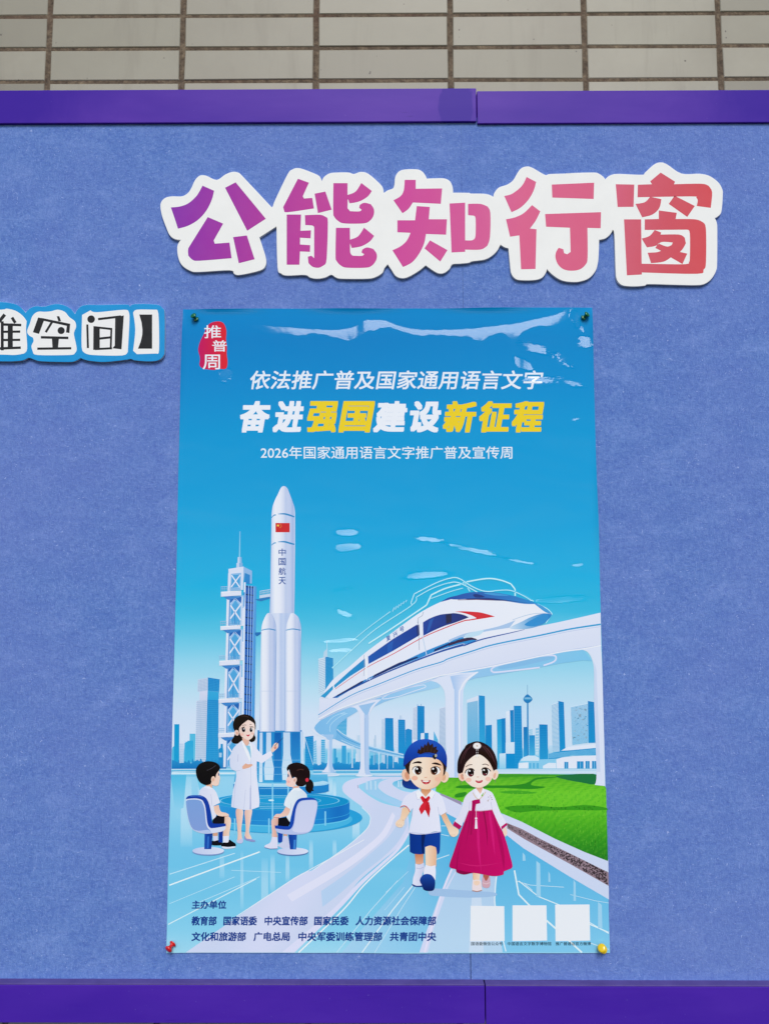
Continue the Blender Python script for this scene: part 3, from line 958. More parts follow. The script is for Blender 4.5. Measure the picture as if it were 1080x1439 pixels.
# pale walk under the children
R.poly(catmull(zb_((318, 130), (360, 60), (470, 0), (560, 60), (535, 170), (528, 240), (528, 320), (560, 535)), 4, False) + zb_((165, 535), (195, 450), (240, 320), (290, 190)), lambda x, y: mixs('#aecbea', '#bcd9f0', (y - 1180) / 140), fine=10)
R.poly(zb_((345, 135), (375, 80), (300, 230), (230, 430), (205, 535), (165, 535), (200, 430), (265, 270)), '#d6dcf4')
R.line(zb_((318, 140), (262, 280), (222, 420), (190, 535)), 2.6, '#e8e2f6', sm=1)
R.poly(zb_((415, 240), (455, 240), (462, 320), (470, 535), (400, 535), (410, 330)), '#cfe0f2')
R.line(zb_((530, 175), (524, 240), (526, 330), (575, 530)), 1.5, '#e6f2fb', sm=1)
for pts, wd in ((((615, 145), (636, 260), (690, 315)), 2.2), (((690, 315), (815, 425), (935, 535)), 2.4), (((635, 195), (730, 270), (830, 310)), 1.3), (((830, 310), (1062, 445)), 1.0), (((660, 205), (700, 240)), .7), (((620, 195), (690, 215), (850, 225)), .6),
                (((970, 400), (1062, 440)), 1.6), (((880, 260), (1000, 290), (1062, 300)), .5), (((975, 490), (1062, 520)), .8)):
    R.line(zb_(*pts), wd, '#e2f2fb')
for x, y0, y1, wd in ((728, 100, 270, 9), (900, 190, 290, 5), (1020, 295, 420, 9), (660, 60, 100, 6), (780, 150, 200, 4)):
    R.poly(zb_((x - wd, y0), (x + wd, y0 + 14), (x + wd * 1.3, y1), (x - wd, y1)), '#a2d4ee')
R.poly(catmull(zb_((210, 235), (260, 232), (420, 243), (520, 250), (520, 268), (400, 275), (260, 268), (215, 262)), 3), '#a4c4e6')
# kerb and granite strip of the lawn
kerb = zg((-40, 585), (20, 590), (170, 645), (170, 700)) + [(712, 1145), (733, 1154), (782, 1178), (854, 1208), (855, 1264), (800, 1232), (735, 1192), (712, 1174), (660, 1160), (612, 1135)]
R.poly(kerb, lambda x, y: mixs('#d8dcf2', '#cfd9f0', (x - 612) / 240), fine=14)
R.build('printed_road', MAT_FILM, poster)

G_ = Art()
lawn = [(612, 1088), (700, 1087.2), (845, 1088.6), (849, 1104), (851, 1108), (853.6, 1210), (820, 1197), (780, 1179), (733, 1155), (700, 1141), (648, 1127), (612, 1112)]
def lawn_c(x, y):
    c = stops(y, [(1087, '#46a028'), (1100, '#66be2a'), (1115, '#70cb2e'), (1135, '#68c62a'), (1160, '#4eae24'), (1185, '#329022'), (1210, '#227422')])
    v = math.sin(x * 0.35 + y * 1.3) * math.sin(x * 0.13 - y * 0.7 + 2)
    return mixs(c, '#86d23c' if v > 0 else '#2f9a26', abs(v) * 0.3)
G_.poly(lawn, lawn_c, fine=3.5)
for pts, cl in ((((0, 690), (100, 682), (330, 680), (600, 682), (700, 690), (500, 692), (300, 700), (100, 705)), '#3f9a28'),
                (((690, 690), (830, 676), (970, 680), (958, 745), (870, 735), (760, 715)), '#1f7440'),
                (((0, 770), (60, 752), (330, 755), (480, 740), (560, 700), (700, 700), (560, 715), (520, 752), (620, 765), (520, 780), (300, 772), (100, 776)), '#2c8a24'),
                (((0, 815), (70, 800), (60, 830), (0, 838)), '#2f8c26'), (((300, 800), (420, 790), (560, 806), (420, 815)), '#45a628'),
                (((340, 905), (520, 890), (700, 905), (880, 890), (1020, 905), (1030, 925), (800, 925), (560, 930), (420, 940)), '#3a9a20')):
    G_.poly(catmull(z8(*pts), 4), cl)
for k in range(520):
    x = rnd.uniform(700, 852)
    y = rnd.uniform(1110, 1207)
    lo = 1141 + (x - 700) * 0.44
    if y > min(lo, 1208) - 3:
        continue
    h = 0.9 + (y - 1100) * 0.02
    g = mixs(lawn_c(x, y), rnd.choice(['#8ad840', '#1f7a1c', '#a4e056', '#176818']), rnd.uniform(.2, .55))
    G_.poly([(x - .5, y), (x + rnd.uniform(-.6, .6), y - h * 1.7), (x + .5, y)], g, up=False)
G_.build('printed_lawn', MAT_FILM, poster)

K = Art()
strip = [(618, 1114.5), (648, 1126.5), (648, 1131.5), (618, 1117)]
K.poly(strip, '#9d93b0')
strip2 = [(712, 1156.5), (733, 1165), (759, 1179), (812, 1205), (854.3, 1226), (854.6, 1245), (800, 1214), (736, 1179), (712, 1164)]
K.poly(strip2, '#96808a')
for k in range(620):
    x = rnd.uniform(713, 853)
    t = (x - 712) / 142
    y0, y1 = 1156.5 + t * 69 + (0 if t > .2 else 0), 1163 + t * 81
    y = rnd.uniform(y0 + .8, y1 - 1)
    s = 0.5 + t * 0.7
    K.poly([(x - s, y), (x, y - s * .8), (x + s, y), (x, y + s * .8)], rnd.choice(['#7a626c', '#ab9298', '#806a74', '#b8a4aa', '#a08086', '#6a545e']), up=False)
K.build('printed_granite_strip', MAT_FILM, poster)
ROAD_TOP = LAYER[0]

# ---- skyline
S = Art()
LAYER[0] = 4
zk = Z(235, 940, 1055 / 110)
def stripes(A, q, n, col, wd, vert=False):
    """n thin lines across a quad a-b-c-d (a-b top edge)"""
    a, b, c, d = q
    LAYER[0] += 1
    for k in range(1, n):
        t = k / n
        if vert:
            p0 = (a[0] + (b[0] - a[0]) * t, a[1] + (b[1] - a[1]) * t)
            p1 = (d[0] + (c[0] - d[0]) * t, d[1] + (c[1] - d[1]) * t)
        else:
            p0 = (a[0] + (d[0] - a[0]) * t, a[1] + (d[1] - a[1]) * t)
            p1 = (b[0] + (c[0] - b[0]) * t, b[1] + (c[1] - b[1]) * t)
        A.line([p0, p1], wd * 1.45, col, up=False)
def tower(A, q, c1, c2, n=0, sc='#4fb4e2', wd=.35, nv=0):
    ys = [p[1] for p in q]
    A.poly(q, ('g', (0, min(ys)), c1, (0, max(ys)), c2), fine=24)
    if n:
        stripes(A, q, n, sc, wd)
    if nv:
        stripes(A, q, nv, sc, wd, True)
tower(S, zk((72, 1056), (97, 1040), (97, 1260), (66, 1260)), '#3fb4dd', '#52bce0')
tower(S, zk((97, 745), (165, 745), (160, 1260), (92, 1260)), '#109bd2', '#1aa0d4', 0)
tower(S, zk((165, 1000), (225, 1000), (222, 1265), (165, 1265)), '#cfdcf0', '#b9d6ec', 12, '#a4c6e2')
tower(S, zk((303, 873), (382, 873), (378, 1260), (300, 1260)), '#54bce0', '#6cc6e4', 0)
S.poly(zk((235, 1000), (270, 980), (275, 970), (350, 965), (355, 1260), (230, 1260)), ('g', zk((0, 965))[0], '#22a6da', zk((0, 1260))[0], '#3ab2de'))
stripes(S, zk((235, 980), (350, 970), (355, 1260), (230, 1260)), 9, '#48b8e0', .3, True)
tower(S, zk((437, 300), (545, 293), (541, 420), (435, 432)), '#d6daee', '#ccd6ec')
tower(S, zk((413, 142), (548, 117), (546, 293), (410, 310)), '#cfdcee', '#c5d4ea', 9, '#9fb8d8', .35, 7)
tower(S, zk((548, 115), (708, 140), (700, 310), (547, 292)), '#1280c6', '#168ccc', 8, '#2f9cd6', .3, 8)
tower(S, zk((546, 292), (700, 312), (694, 428), (541, 415)), '#35aadc', '#2ea4da')
tower(S, zk((395, 430), (541, 415), (520, 1300), (374, 1300)), '#d0d9ee', '#cfdff0', 34, '#a4bedb', .45, 9)
tower(S, zk((541, 415), (694, 422), (690, 1060), (690, 1300), (519, 1300))[:4] + zk((519, 1300)), '#1182c6', '#1e96d2')
stripes(S, zk((541, 415), (694, 422), (690, 1240), (522, 1240)), 32, '#3aa4da', .3)
stripes(S, zk((541, 415), (694, 422), (690, 1240), (522, 1240)), 10, '#3aa4da', .3, True)
S.poly(zk((693, 1080), (720, 1060), (720, 1010), (750, 1010), (757, 1300), (690, 1300)), ('g', zk((0, 1010))[0], '#1c93d0', zk((0, 1300))[0], '#1a84c6'))
stripes(S, zk((695, 1130), (740, 1130), (738, 1190), (695, 1190)), 6, '#a9d2ec', .5, True)
base = [(241.6, 1071.5), (241.6, 1067)]
x = 241.6
while x < 318:
    h = rnd.uniform(1066, 1073)
    base += [(x, h), (x + 1.5, h)]
    x += rnd.uniform(1.5, 4)
base += [(318, 1080.5), (241.3, 1080.5)]
S.poly(base[1:], ('g', (0, 1066), '#2a96d0', (0, 1080), '#1377bc'))
for y, wd, cl in ((1081.2, 1.3, '#c4e2f2'), (1083.5, 1.2, '#3aa6d8'), (1087, 2.0, '#d6ecf7'), (1090.5, 1, '#5ab8e0')):
    S.line([(241.2, y), (330, y - .4)], wd, cl)

# middle and right skyline
zm = Z(430, 970, 1080 / 150)
tower(S, z7((215, 290), (282, 290), (278, 420), (205, 420)), '#2a9ed6', '#4eb2de', 14, '#8ccaea', .4)
tower(S, zm((-10, 470), (75, 460), (72, 810), (-10, 810)), '#1488cc', '#1f96d2', 20, '#44a8da', .4)
tower(S, zm((75, 520), (105, 505), (105, 800), (75, 800)), '#8cc8ea', '#6cbce4', 12, '#c2e0f2', .4)
tower(S, zm((108, 560), (150, 560), (150, 800), (108, 800)), '#d2e0f2', '#bfdcf0')
tower(S, zm((152, 500), (192, 500), (192, 800), (152, 800)), '#42aadc', '#52b4e0', 16, '#a2d4ee', .5)
for x0, x1, y0, c in ((275, 290, 590, '#55b2de'), (290, 303, 590, '#2a9ed4'), (303, 320, 680, '#2a9ed4'), (360, 405, 560, '#3ba6da'), (420, 440, 630, '#4cb0de'), (455, 470, 680, '#3aa4d8'), (470, 500, 690, '#48aedc'), (500, 530, 640, '#cfe2f2'), (640, 655, 690, '#3ea8d8'), (655, 675, 660, '#2c9ed4'), (680, 698, 655, '#2a9cd4'), (705, 725, 650, '#52b2de'), (508, 518, 450, '#cfdef0'), (520, 545, 455, '#c2daee')):
    tower(S, zm((x0, y0), (x1, y0), (x1, 790), (x0, 790)), c, c)
S.line(zm((700, 455), (702, 790)), .9, '#7fb2d6')
S.line(zm((688, 490), (688, 790)), .8, '#a9cce4')
tower(S, zm((764, 290), (798, 283), (798, 790), (762, 790)), '#cfdcf0', '#b9d6ee', 40, '#a2c4e0', .4)
tower(S, zm((798, 280), (880, 282), (888, 790), (798, 790)), '#0f83c8', '#2a9ed6', 24, '#1d8fce', .4)
tower(S, zm((895, 310), (930, 300), (930, 790), (892, 790)), '#dde3f4', '#cbdff2', 30, '#c0d2e8', .4)
tower(S, zm((930, 296), (1000, 298), (1005, 790), (932, 790)), '#1487cb', '#1f96d2', 24, '#2c98d4', .4)
for xx in (948, 962):
    S.line(zm((xx, 255), (xx, 296)), .5, '#8fb4d4')
S.poly(zm((1003, 400), (1030, 388), (1070, 400), (1072, 790), (1003, 790)), ('g', zm((0, 390))[0], '#178acc', zm((0, 790))[0], '#2a9cd4'))
tower(S, z7((738, 215), (766, 208), (766, 440), (735, 440)), '#d6deF0'.lower(), '#c6d8ec', 26, '#a4bcd8', .4)
tower(S, z7((766, 205), (815, 208), (815, 460), (766, 460)), '#1286ca', '#1488ca', 20, '#1d8fce', .4)
S.line(z7((768, 192), (768, 206)), .5, '#3a8fc4')
S.line(z7((792, 192), (792, 206)), .5, '#3a8fc4')
tower(S, z7((790, 395), (815, 392), (815, 460), (788, 460)), '#d9e6f4', '#d9e6f4')
tower(S, z7((815, 392), (843, 392), (843, 460), (815, 460)), '#178acb', '#178acb')
S.poly(z7((880, 380), (908, 440), (912, 480), (878, 480)), '#57b4e0')
tower(S, z7((920, 222), (958, 212), (962, 560), (915, 560)), '#d2dcee', '#c4d4ea', 40, '#93b4d4', .45)
# right bank
tower(S, z8((75, 185), (155, 168), (160, 470), (78, 470)), '#c8e2f2', '#8ccdec')
stripes(S, z8((75, 185), (155, 168), (160, 470), (78, 470)), 12, '#4aa6d6', .6, True)
tower(S, z8((76, 165), (158, 133), (158, 168), (76, 185)), '#d8e2f2', '#d8e2f2')
tower(S, z8((158, 133), (200, 138), (205, 480), (160, 470)), '#128cce', '#38aadc', 30, '#2a9bd4', .3)
tower(S, z8((205, 340), (248, 336), (250, 520), (205, 520)), '#1688ca', '#1b8ecc')
tower(S, z8((255, 420), (285, 415), (285, 640), (255, 640)), '#cbe2f3', '#bfdcf0')
tower(S, z8((283, 300), (315, 295), (318, 640), (288, 640)), '#1a9ed6', '#5cbce2', 20, '#2fa8da', .3)
tower(S, z8((315, 293), (342, 290), (347, 640), (318, 640)), '#0f84c8', '#1c92d0')
tower(S, z8((345, 245), (373, 240), (378, 460), (350, 460)), '#e0eaf6', '#cfe2f3')
tower(S, z8((373, 236), (398, 234), (402, 460), (378, 460)), '#1580c4', '#1c92d0')
tower(S, z8((400, 205), (452, 205), (462, 640), (405, 640)), '#1688cb', '#1c94d2', 24, '#2b9ad4', .3)
tower(S, z8((300, 535), (343, 532), (345, 640), (300, 640)), '#cfe6f5', '#8fd0ec')
tower(S, z8((343, 460), (405, 455), (405, 640), (343, 640)), '#d6e6f5', '#bfe0f3')
tower(S, z8((345, 535), (405, 535), (405, 640), (345, 640)), '#0f8ed0', '#1892d0')
tower(S, z8((466, 352), (500, 350), (503, 570), (468, 570)), '#1277bc', '#2f9ed6')
tower(S, z8((500, 370), (528, 365), (528, 550), (500, 550)), '#a2cfe8', '#8cc8e8', 14, '#d4e8f5', .4)
tower(S, z8((505, 408), (545, 408), (545, 550), (505, 550)), '#1f8fce', '#48b0de')
tower(S, z8((550, 360), (572, 357), (572, 550), (548, 550)), '#8fc4e4', '#b4dcf0', 10, '#e0eef8', .5)
tower(S, z8((575, 333), (632, 335), (637, 640), (578, 640)), '#1080c4', '#2fa4d8', 26, '#2597d2', .35)
tower(S, z8((640, 480), (665, 478), (668, 550), (640, 550)), '#bfdcf0', '#a8d4ec')
tower(S, z8((660, 195), (708, 180), (716, 520), (666, 520)), '#cfe2f2', '#c0dcf0', 38, '#68aed8', .45)
tower(S, z8((706, 172), (744, 180), (755, 500), (716, 520)), '#0f80c6', '#1a96d2', 26, '#2496d0', .35)
tower(S, z8((793, 212), (910, 188), (915, 462), (803, 478)), '#d4e6f4', '#b4dcf2', 44, '#5eb0dc', .5)
for k in range(46):
    xx, yy = rnd.uniform(798, 905), rnd.uniform(215, 465)
    S.line(z8((xx, yy), (xx + rnd.uniform(3, 14), yy - 2)), .55, rnd.choice(['#3a9ad0', '#e6f0f8', '#2f92cc']), up=False)
tower(S, z8((910, 172), (955, 180), (963, 460), (915, 462)), '#0f7fc4', '#1b94d0', 26, '#2390cc', .35)
# television tower
S.line(z8((494, 60), (494, 130)), .6, '#6ca6cc')
S.line(z8((495, 130), (497, 570)), 1.9, '#2a8cc8', w2=2.4)
S.poly(catmull(z8((465, 158), (480, 135), (494, 126), (508, 134), (528, 158), (515, 178), (494, 188), (475, 178)), 4), '#1f7fbe')
S.ell(z8((496, 158))[0], 6.4, 1.4, '#4aa0d0')
S.ell(z8((496, 152))[0], 5.0, .9, '#8cc4e2')
# exhibition hall
S.poly(z8((640, 535), (760, 510), (968, 495), (970, 545), (800, 545), (690, 570), (640, 575)), '#2a98d2')
stripes(S, z8((640, 530), (968, 497), (968, 545), (640, 570)), 6, '#7cc4e8', .5)
S.poly(z8((725, 515), (768, 490), (972, 468), (972, 495), (790, 512)), '#e2eaf6')
S.poly(z8((430, 605), (450, 570), (480, 555), (560, 545), (580, 575), (700, 570), (700, 640), (430, 640)), '#8ccdec')
S.poly(z8((445, 585), (465, 560), (500, 548), (545, 550), (575, 565), (572, 585)), '#cfe6f5')
S.poly(z8((435, 600), (500, 595), (500, 640), (432, 640)), '#e4ecf8')
S.poly(z8((600, 620), (640, 598), (690, 600), (692, 640), (600, 640)), '#dfeaf6')
S.poly(z8((692, 575), (730, 562), (810, 552), (972, 548), (972, 640), (695, 640)), '#e6eaf6')
for a, b, y0 in ((748, 775, 592), (835, 880, 588), (893, 922, 586), (938, 970, 586)):
    S.poly(z8((a, y0), (b, y0), (b, 638), (a, 638)), '#2590cc')
    S.line(z8(((a + b) / 2, y0), ((a + b) / 2, 638)), .7, '#8cc4e6')
for a, b in ((505, 520), (530, 545), (555, 572)):
    S.poly(z8((a, 600), (b, 600), (b, 638), (a, 638)), '#5eb6e0')
S.line(z8((270, 640), (972, 640)), 1.0, '#8fcdea')
S.poly(z8((-130, 645), (972, 643), (972, 674), (-130, 674)), '#cfe4f4')
S.line(z8((240, 655), (972, 652)), .8, '#a9d4ec')
# far bank shrubs and waterline in the middle
base = [(440, 1076)]
x = 440
while x < 568:
    h = rnd.uniform(1070.5, 1076)
    base += [(x, h), (x + rnd.uniform(1, 3), h - rnd.uniform(0, 1.5))]
    x += rnd.uniform(2, 5)
base += [(570, 1082), (440, 1082)]
S.poly(base[1:], ('g', (0, 1070), '#2a98d2', (0, 1082), '#1580c4'))
for y, wd, cl in ((1082.6, 1.2, '#b9def2'), (1085, 2.0, '#58b4e0'), (1088, 1.6, '#cfe6f5'), (1091, 1.2, '#7cc6e8')):
    S.line([(440, y), (570, y - .3)], wd, cl)
# spire tower left of the train
z5 = Z(430, 780, 1080 / 220)
tower(S, z5((85, 715), (133, 703), (133, 940), (88, 960)), '#cfdfee', '#c8e2f2', 20, '#8fb8d8', .4)
tower(S, z5((133, 700), (186, 712), (188, 880), (133, 930)), '#1b86c6', '#229ad2', 22, '#3fa2d6', .35)
S.poly(z5((118, 705), (122, 668), (135, 655), (147, 640), (147, 702)), '#b9d6ea')
S.line(z5((144, 590), (145, 645)), .6, '#cfe6f4')
S.build('printed_skyline', MAT_FILM, poster)
SKY_TOP = LAYER[0]

# ---- launch tower
T = Art()
t9 = Z(300, 740, 9)
T.line(t9((336, 60), (330, 385)), 1.0, '#8fd0ee', w2=1.7)
T.poly(t9((308, 385), (355, 385), (358, 470), (305, 470)), '#c8d8ee')
T.poly(t9((330, 385), (355, 385), (358, 470), (332, 470)), '#8cb8e2')
T.poly(t9((292, 460), (368, 460), (370, 515), (290, 520)), '#c2d4ee')
T.poly(t9((325, 460), (368, 460), (370, 515), (325, 520)), '#7fb2e0')
# the shaft behind
T.poly(t9((378, 505), (488, 560), (485, 720), (460, 720), (460, 612), (398, 585), (380, 700)), '#8fb8e4')
T.poly(t9((395, 590), (462, 615), (460, 730), (392, 720)), '#2a86cc')
T.poly([(344.5, 822), (359.5, 824), (357, 1020), (341, 1020)], ('g', (0, 822), '#5aa2dc', (0, 1010), '#7fb8e6'))
T.poly(t9((510, 755), (545, 760), (520, 2450), (470, 2450)), '#4f9cdc')
T.poly(t9((410, 745), (510, 757), (498, 1450), (478, 2400), (388, 2400)), ('g', (0, 825), '#1555ae', (0, 1000), '#1c62ba'))
for k in range(17):
    y = 760 + k * 97
    T.line(t9((410 - k * 1.3, y), (510 - k * 1.9, y + 14)), 1.0, '#a9d0f2', up=False)
LAYER[0] += 1
for u in (0.36, 0.70):
    T.line(t9((410 + 100 * u, 748), (388 + 90 * u, 2400)), .95, '#a9d0f2', up=False)
LAYER[0] += 1
T.line(t9((397, 705), (385, 1500), (372, 2400)), 2.4, '#dfe6f6')
T.line(t9((510, 757), (496, 1450), (480, 2400)), .8, '#9cc6ee')
T.poly(t9((378, 830), (400, 830), (392, 1010), (372, 1020)), '#3f8fd4')
# head frame
T.poly(t9((190, 535), (380, 505), (378, 800), (180, 820)), '#8dbce6')
for q in (((190, 535), (380, 505), (380, 580), (195, 600)), ((186, 590), (222, 590), (214, 820), (180, 820)), ((350, 570), (380, 565), (372, 800), (345, 800))):
    T.poly(t9(*q), '#d9e0f2')
T.poly(t9((235, 612), (340, 606), (330, 760), (225, 780)), '#48a0d8')
T.line(t9((230, 615), (335, 770)), 1.7, '#e0e6f5')
T.line(t9((340, 610), (225, 765)), 1.7, '#e0e6f5')
T.line(t9((225, 700), (200, 815)), .6, '#8cb4dc')
# the lift of landings
levels = [(831, 838.5, 310.6, 339.2), (879.5, 885.5, 309.8, 338.3), (928, 935.5, 308.2, 337), (981.5, 988, 307.3, 335.5), (1030, 1036.5, 306.8, 334)]
for k, (ya, yb, xl, xr) in enumerate(levels):
    yn = levels[k + 1][0] if k < 4 else 1078
    dx = xl - levels[0][2]
    L_, R_ = 320.5 + dx, 339.5 + dx
    # bay under this landing
    T.poly([(L_ - 1, yb), (R_ + 3.5, yb - 2), (R_ + 2.5, yn), (L_ - 2.5, yn)], '#93c2ea')
    T.poly([(L_ + 2.5, yb), (R_ + .5, yb), (R_ - 1, yb + 9), ((L_ + R_) / 2, yb + 4), (L_ + 3, yb + 9)], '#1b66b6')
    T.poly([((L_ + R_) / 2 + 1, yb + 5), (R_ - 2, yb + 14), (R_ - 2, yn - 2), (L_ + 4, yn - 2), (L_ + 4, yb + 14)], '#4ea6dc')
    T.line([(L_ + 3, yb + 11), ((L_ + R_) / 2 + .5, yb + 2), (R_ - 1, yb + 10)], 1.1, '#b8d0ee')
    T.line([(L_ + 3.5, yb + 12), (R_ - 1.5, yn - 8)], 2.0, '#e2e7f5')
    T.line([(R_ - .5, yb + 10), (L_ + 3, yn - 10)], 2.0, '#e2e7f5')
    T.line([((L_ + R_) / 2, (yb + yn) / 2), ((L_ + R_) / 2, yn - 2)], .8, '#2c7cc4')
    T.line([(L_, yb), (L_ - 1.3, yn)], 3.2, '#e0e5f4')
    T.line([(L_ + 2.8, yb), (L_ + 1.6, yn)], 1.2, '#5c93d0')
    T.line([(R_ + 1, yb), (R_ - .3, yn)], 1.9, '#cfdaf0')
    T.line([(R_ + 3.0, yb + 16), (R_ + 2, yn)], 2.6, '#dfe5f5')
for k, (ya, yb, xl, xr) in enumerate(levels):
    # bracket, slab and railing
    T.poly([(xl + 3, yb - .5), (xr - 1, yb - .8), (xr - 3, yb + 1.5), (xl + 10, yb + 4.5)], '#3f86cc')
    T.poly([(xl, ya + .6), (xr, ya - 1.2), (xr, yb - 2), (xl, yb)], '#e0e4f3')
    T.poly([(xl, ya + .6), (xr, ya - 1.2), (xr, ya), (xl, ya + 1.8)], '#f0f2fa')
    for j in range(11):
        u = j / 10
        if j in (4, 8):
            continue
        T.line([(xl + .4 + (xr - xl - 2) * u, ya - 6.3), (xl + .4 + (xr - xl - 2) * u, ya + .2)], .5, '#9cc2e6', up=False)
    LAYER[0] += 1
    T.line([(xl, ya - 6.4), (xl + 9, ya - 6.6)], .8, '#a9cbea', up=False)
    T.line([(xl, ya - 3.4), (xl + 9, ya - 3.6)], .6, '#9cc2e6', up=False)
    T.line([(xl + 13, ya - 3.2), (xr - 3, ya - 3.6)], .6, '#6fa6d6', up=False)
# service arms towards the rocket
ta = Z(300, 670, 6)
T.poly(ta((350, 1035), (480, 1012), (480, 1025), (400, 1050)), '#1f7cc2')
T.poly(ta((388, 1000), (480, 985), (480, 1010), (388, 1025)), '#c4d8ee')
for j in range(8):
    T.line(ta((392 + j * 11, 962 - j * 1.5), (392 + j * 11, 1002 - j * 2)), .5, '#b4d2ec', up=False)
T.line(ta((390, 965), (478, 950)), .8, '#c2d8ee')
T.line(ta((390, 982), (478, 968)), .6, '#b4d2ec')
T.poly(ta((350, 1312), (405, 1310), (405, 1320), (368, 1345), (350, 1330)), '#1f70b8')
T.build('printed_launch_tower', MAT_FILM, poster)

# ---- round launch platform
F = Art()
F.ell((395, 1149), 114, 22, '#2aa2da', n=48)
F.ell((395, 1151), 100, 19, '#4ab6e2', n=48)
cxp, rxp = 395, 96
side = [(cxp + rxp * math.cos(a), 1126 + 12.7 * math.sin(a)) for a in [math.pi * k / 30 for k in range(31)]]
side2 = [(x, y + 22) for x, y in side]
def plat(x, y):
    t = (x - 299) / 192
    return mixs(mixs('#2f9cdb', '#1f86d0', t), '#1464b8', math.exp(-((x - 476) / 16) ** 2) * .6 + math.exp(-((x - 350) / 30) ** 2) * .2)
F.poly(side + side2[::-1], plat, fine=7)
F.line(side2, 1.6, '#63c6e8', up=True)
F.line([(x, y + 15) for x, y in side], .7, '#3aa6dc')
F.ell((395, 1126), 96, 12.7, '#4fb4e2', n=48)
F.ell((395, 1126.2), 94.5, 12.2, ('g', (300, 1126), '#2aa0d8', (490, 1126), '#1490c8'), n=48)
for r1, r2, cl in ((84, 9.6, '#8fd6f0'), (82.5, 9.3, '#1a98d0'), (58, 6.4, '#7ccdec'), (56.8, 6.1, '#1c9ad2'), (40, 4.4, '#a4dcf2'), (38.5, 4.1, '#239fd6')):
    F.ell((393, 1125), r1, r2, cl, n=48)
# upper tier that carries the rocket
F.poly([(330, 1088), (460, 1088), (462, 1112), (328, 1112)], ('g', (0, 1088), '#66bfe6', (0, 1112), '#2a8fd0'))
F.ell((395, 1111), 67, 6, '#1d84ca', n=40)
F.poly([(328, 1101), (462, 1101), (462, 1111), (328, 1111)], '#2086cc')
F.ell((395, 1101), 67, 5, '#9fd6f0', n=40)
F.ell((395, 1099.5), 66, 5, '#b4def3', n=40)
F.ell((395, 1096), 60, 5, '#58b6e2', n=40)
for x, y0, y1 in ((383, 1100, 1175), (405, 1105, 1122), (362, 1098, 1112), (330, 1150, 1172), (350, 1150, 1170), (378, 1150, 1172), (457, 1140, 1160)):
    F.line([(x, y0), (x, y1)], 2.2, '#86cfee')
for y in (1094, 1104, 1108, 1118, 1133, 1136):
    F.line([(365, y), (415, y)], .45, '#9cdcf4', up=False)
F.ell((381, 1124.5), 4, 1.2, '#d6f0fa')
F.build('printed_platform', MAT_FILM, poster)

# ---- rocket
Q = Art()
r6 = Z(300, 670, 6)
r4 = Z(230, 860, 4.5)
# exhaust columns
Q.poly([(362, 1026), (424, 1026), (424, 1099), (360, 1099)], ('g', (0, 1026), '#1e86cc', (0, 1099), '#3fa8dc'))
Q.poly([(386, 1028), (395, 1028), (396, 1099), (384, 1099)], ('g', (0, 1026), '#0f5cae', (0, 1099), '#2a90d2'))
Q.poly([(410, 1028), (421, 1028), (420, 1099), (408, 1099)], ('g', (0, 1026), '#1a72be', (0, 1099), '#3aa0da'))
for q in (((365, 1028), (369, 1028), (369, 1099), (364, 1099)), ((374.5, 1028), (381, 1028), (381, 1060), (385, 1080), (384, 1096), (372, 1096), (371, 1080), (374, 1060)), ((398, 1028), (407.5, 1028), (408, 1060), (412, 1080), (411, 1096), (397, 1096), (396, 1080), (398, 1060)), ((422, 1028), (426, 1028), (428, 1099), (423, 1099))):
    Q.poly(list(q), ('g', (0, 1028), '#c2d8f0', (0, 1098), '#cfe8f7'))
Q.line([(428, 1035), (440, 1075)], .8, '#bfe2f4')
Q.line([(360, 1068), (430, 1068)], .4, '#8fd0ee', up=False)
Q.line([(360, 1078), (430, 1078)], .4, '#8fd0ee', up=False)
Q.line([(360, 1088), (430, 1088)], .4, '#8fd0ee', up=False)
SHADE = [(0, '#a9bce2'), (.06, '#cfdaf0'), (.2, '#eceff8'), (.4, '#e8ebf6'), (.55, '#d6dcef'), (.63, '#bccae8'), (.70, '#c6d0ea'), (.82, '#c0ccea'), (.92, '#a3b8e0'), (.97, '#b9c9ea'), (1, '#d6e0f4')]
def cyl(x0, x1):
    return lambda x, y: stops((x - x0) / (x1 - x0), SHADE)
Q.poly(r6((480, 950), (473, 1150), (470, 1439), (470, 2140), (700, 2140), (690, 1439), (681, 1150), (684, 950)), lambda x, y: stops((x - 379) / 35, [(0, '#c9d6ee'), (.35, '#d9e0f2'), (.45, '#b9caea'), (.55, '#c6d4ee'), (.65, '#b4c6e8'), (1, '#d0daf0')]), fine=3.5)
Q.poly(catmull(r6((593, 78), (577, 84), (562, 104), (545, 142), (520, 192), (499, 250), (490, 312)), 4, False) + r6((486, 560), (479, 960), (474, 1150), (681, 1150), (684, 960), (688, 560)) + catmull(r6((688, 312), (682, 258), (664, 202), (640, 140), (624, 100), (609, 83)), 4, False), cyl(379.5, 414.5), fine=2.6)
for y0, y1 in ((318, 346), (553, 577)):
    Q.band(r6((490, y1 - 6), (510, y0 + 2), (527, y0)), r6((489, y1 + 4), (510, y0 + 12), (527, y0 + 8)), '#2a97cc')
    Q.band(r6((543, y0 - 6), (600, y0 - 11), (650, y0 + 2), (684, y1 - 12)), r6((545, y0 - 2), (600, y0 + 2), (650, y0 + 16), (682, y1 - 2)), '#1f8ac6')
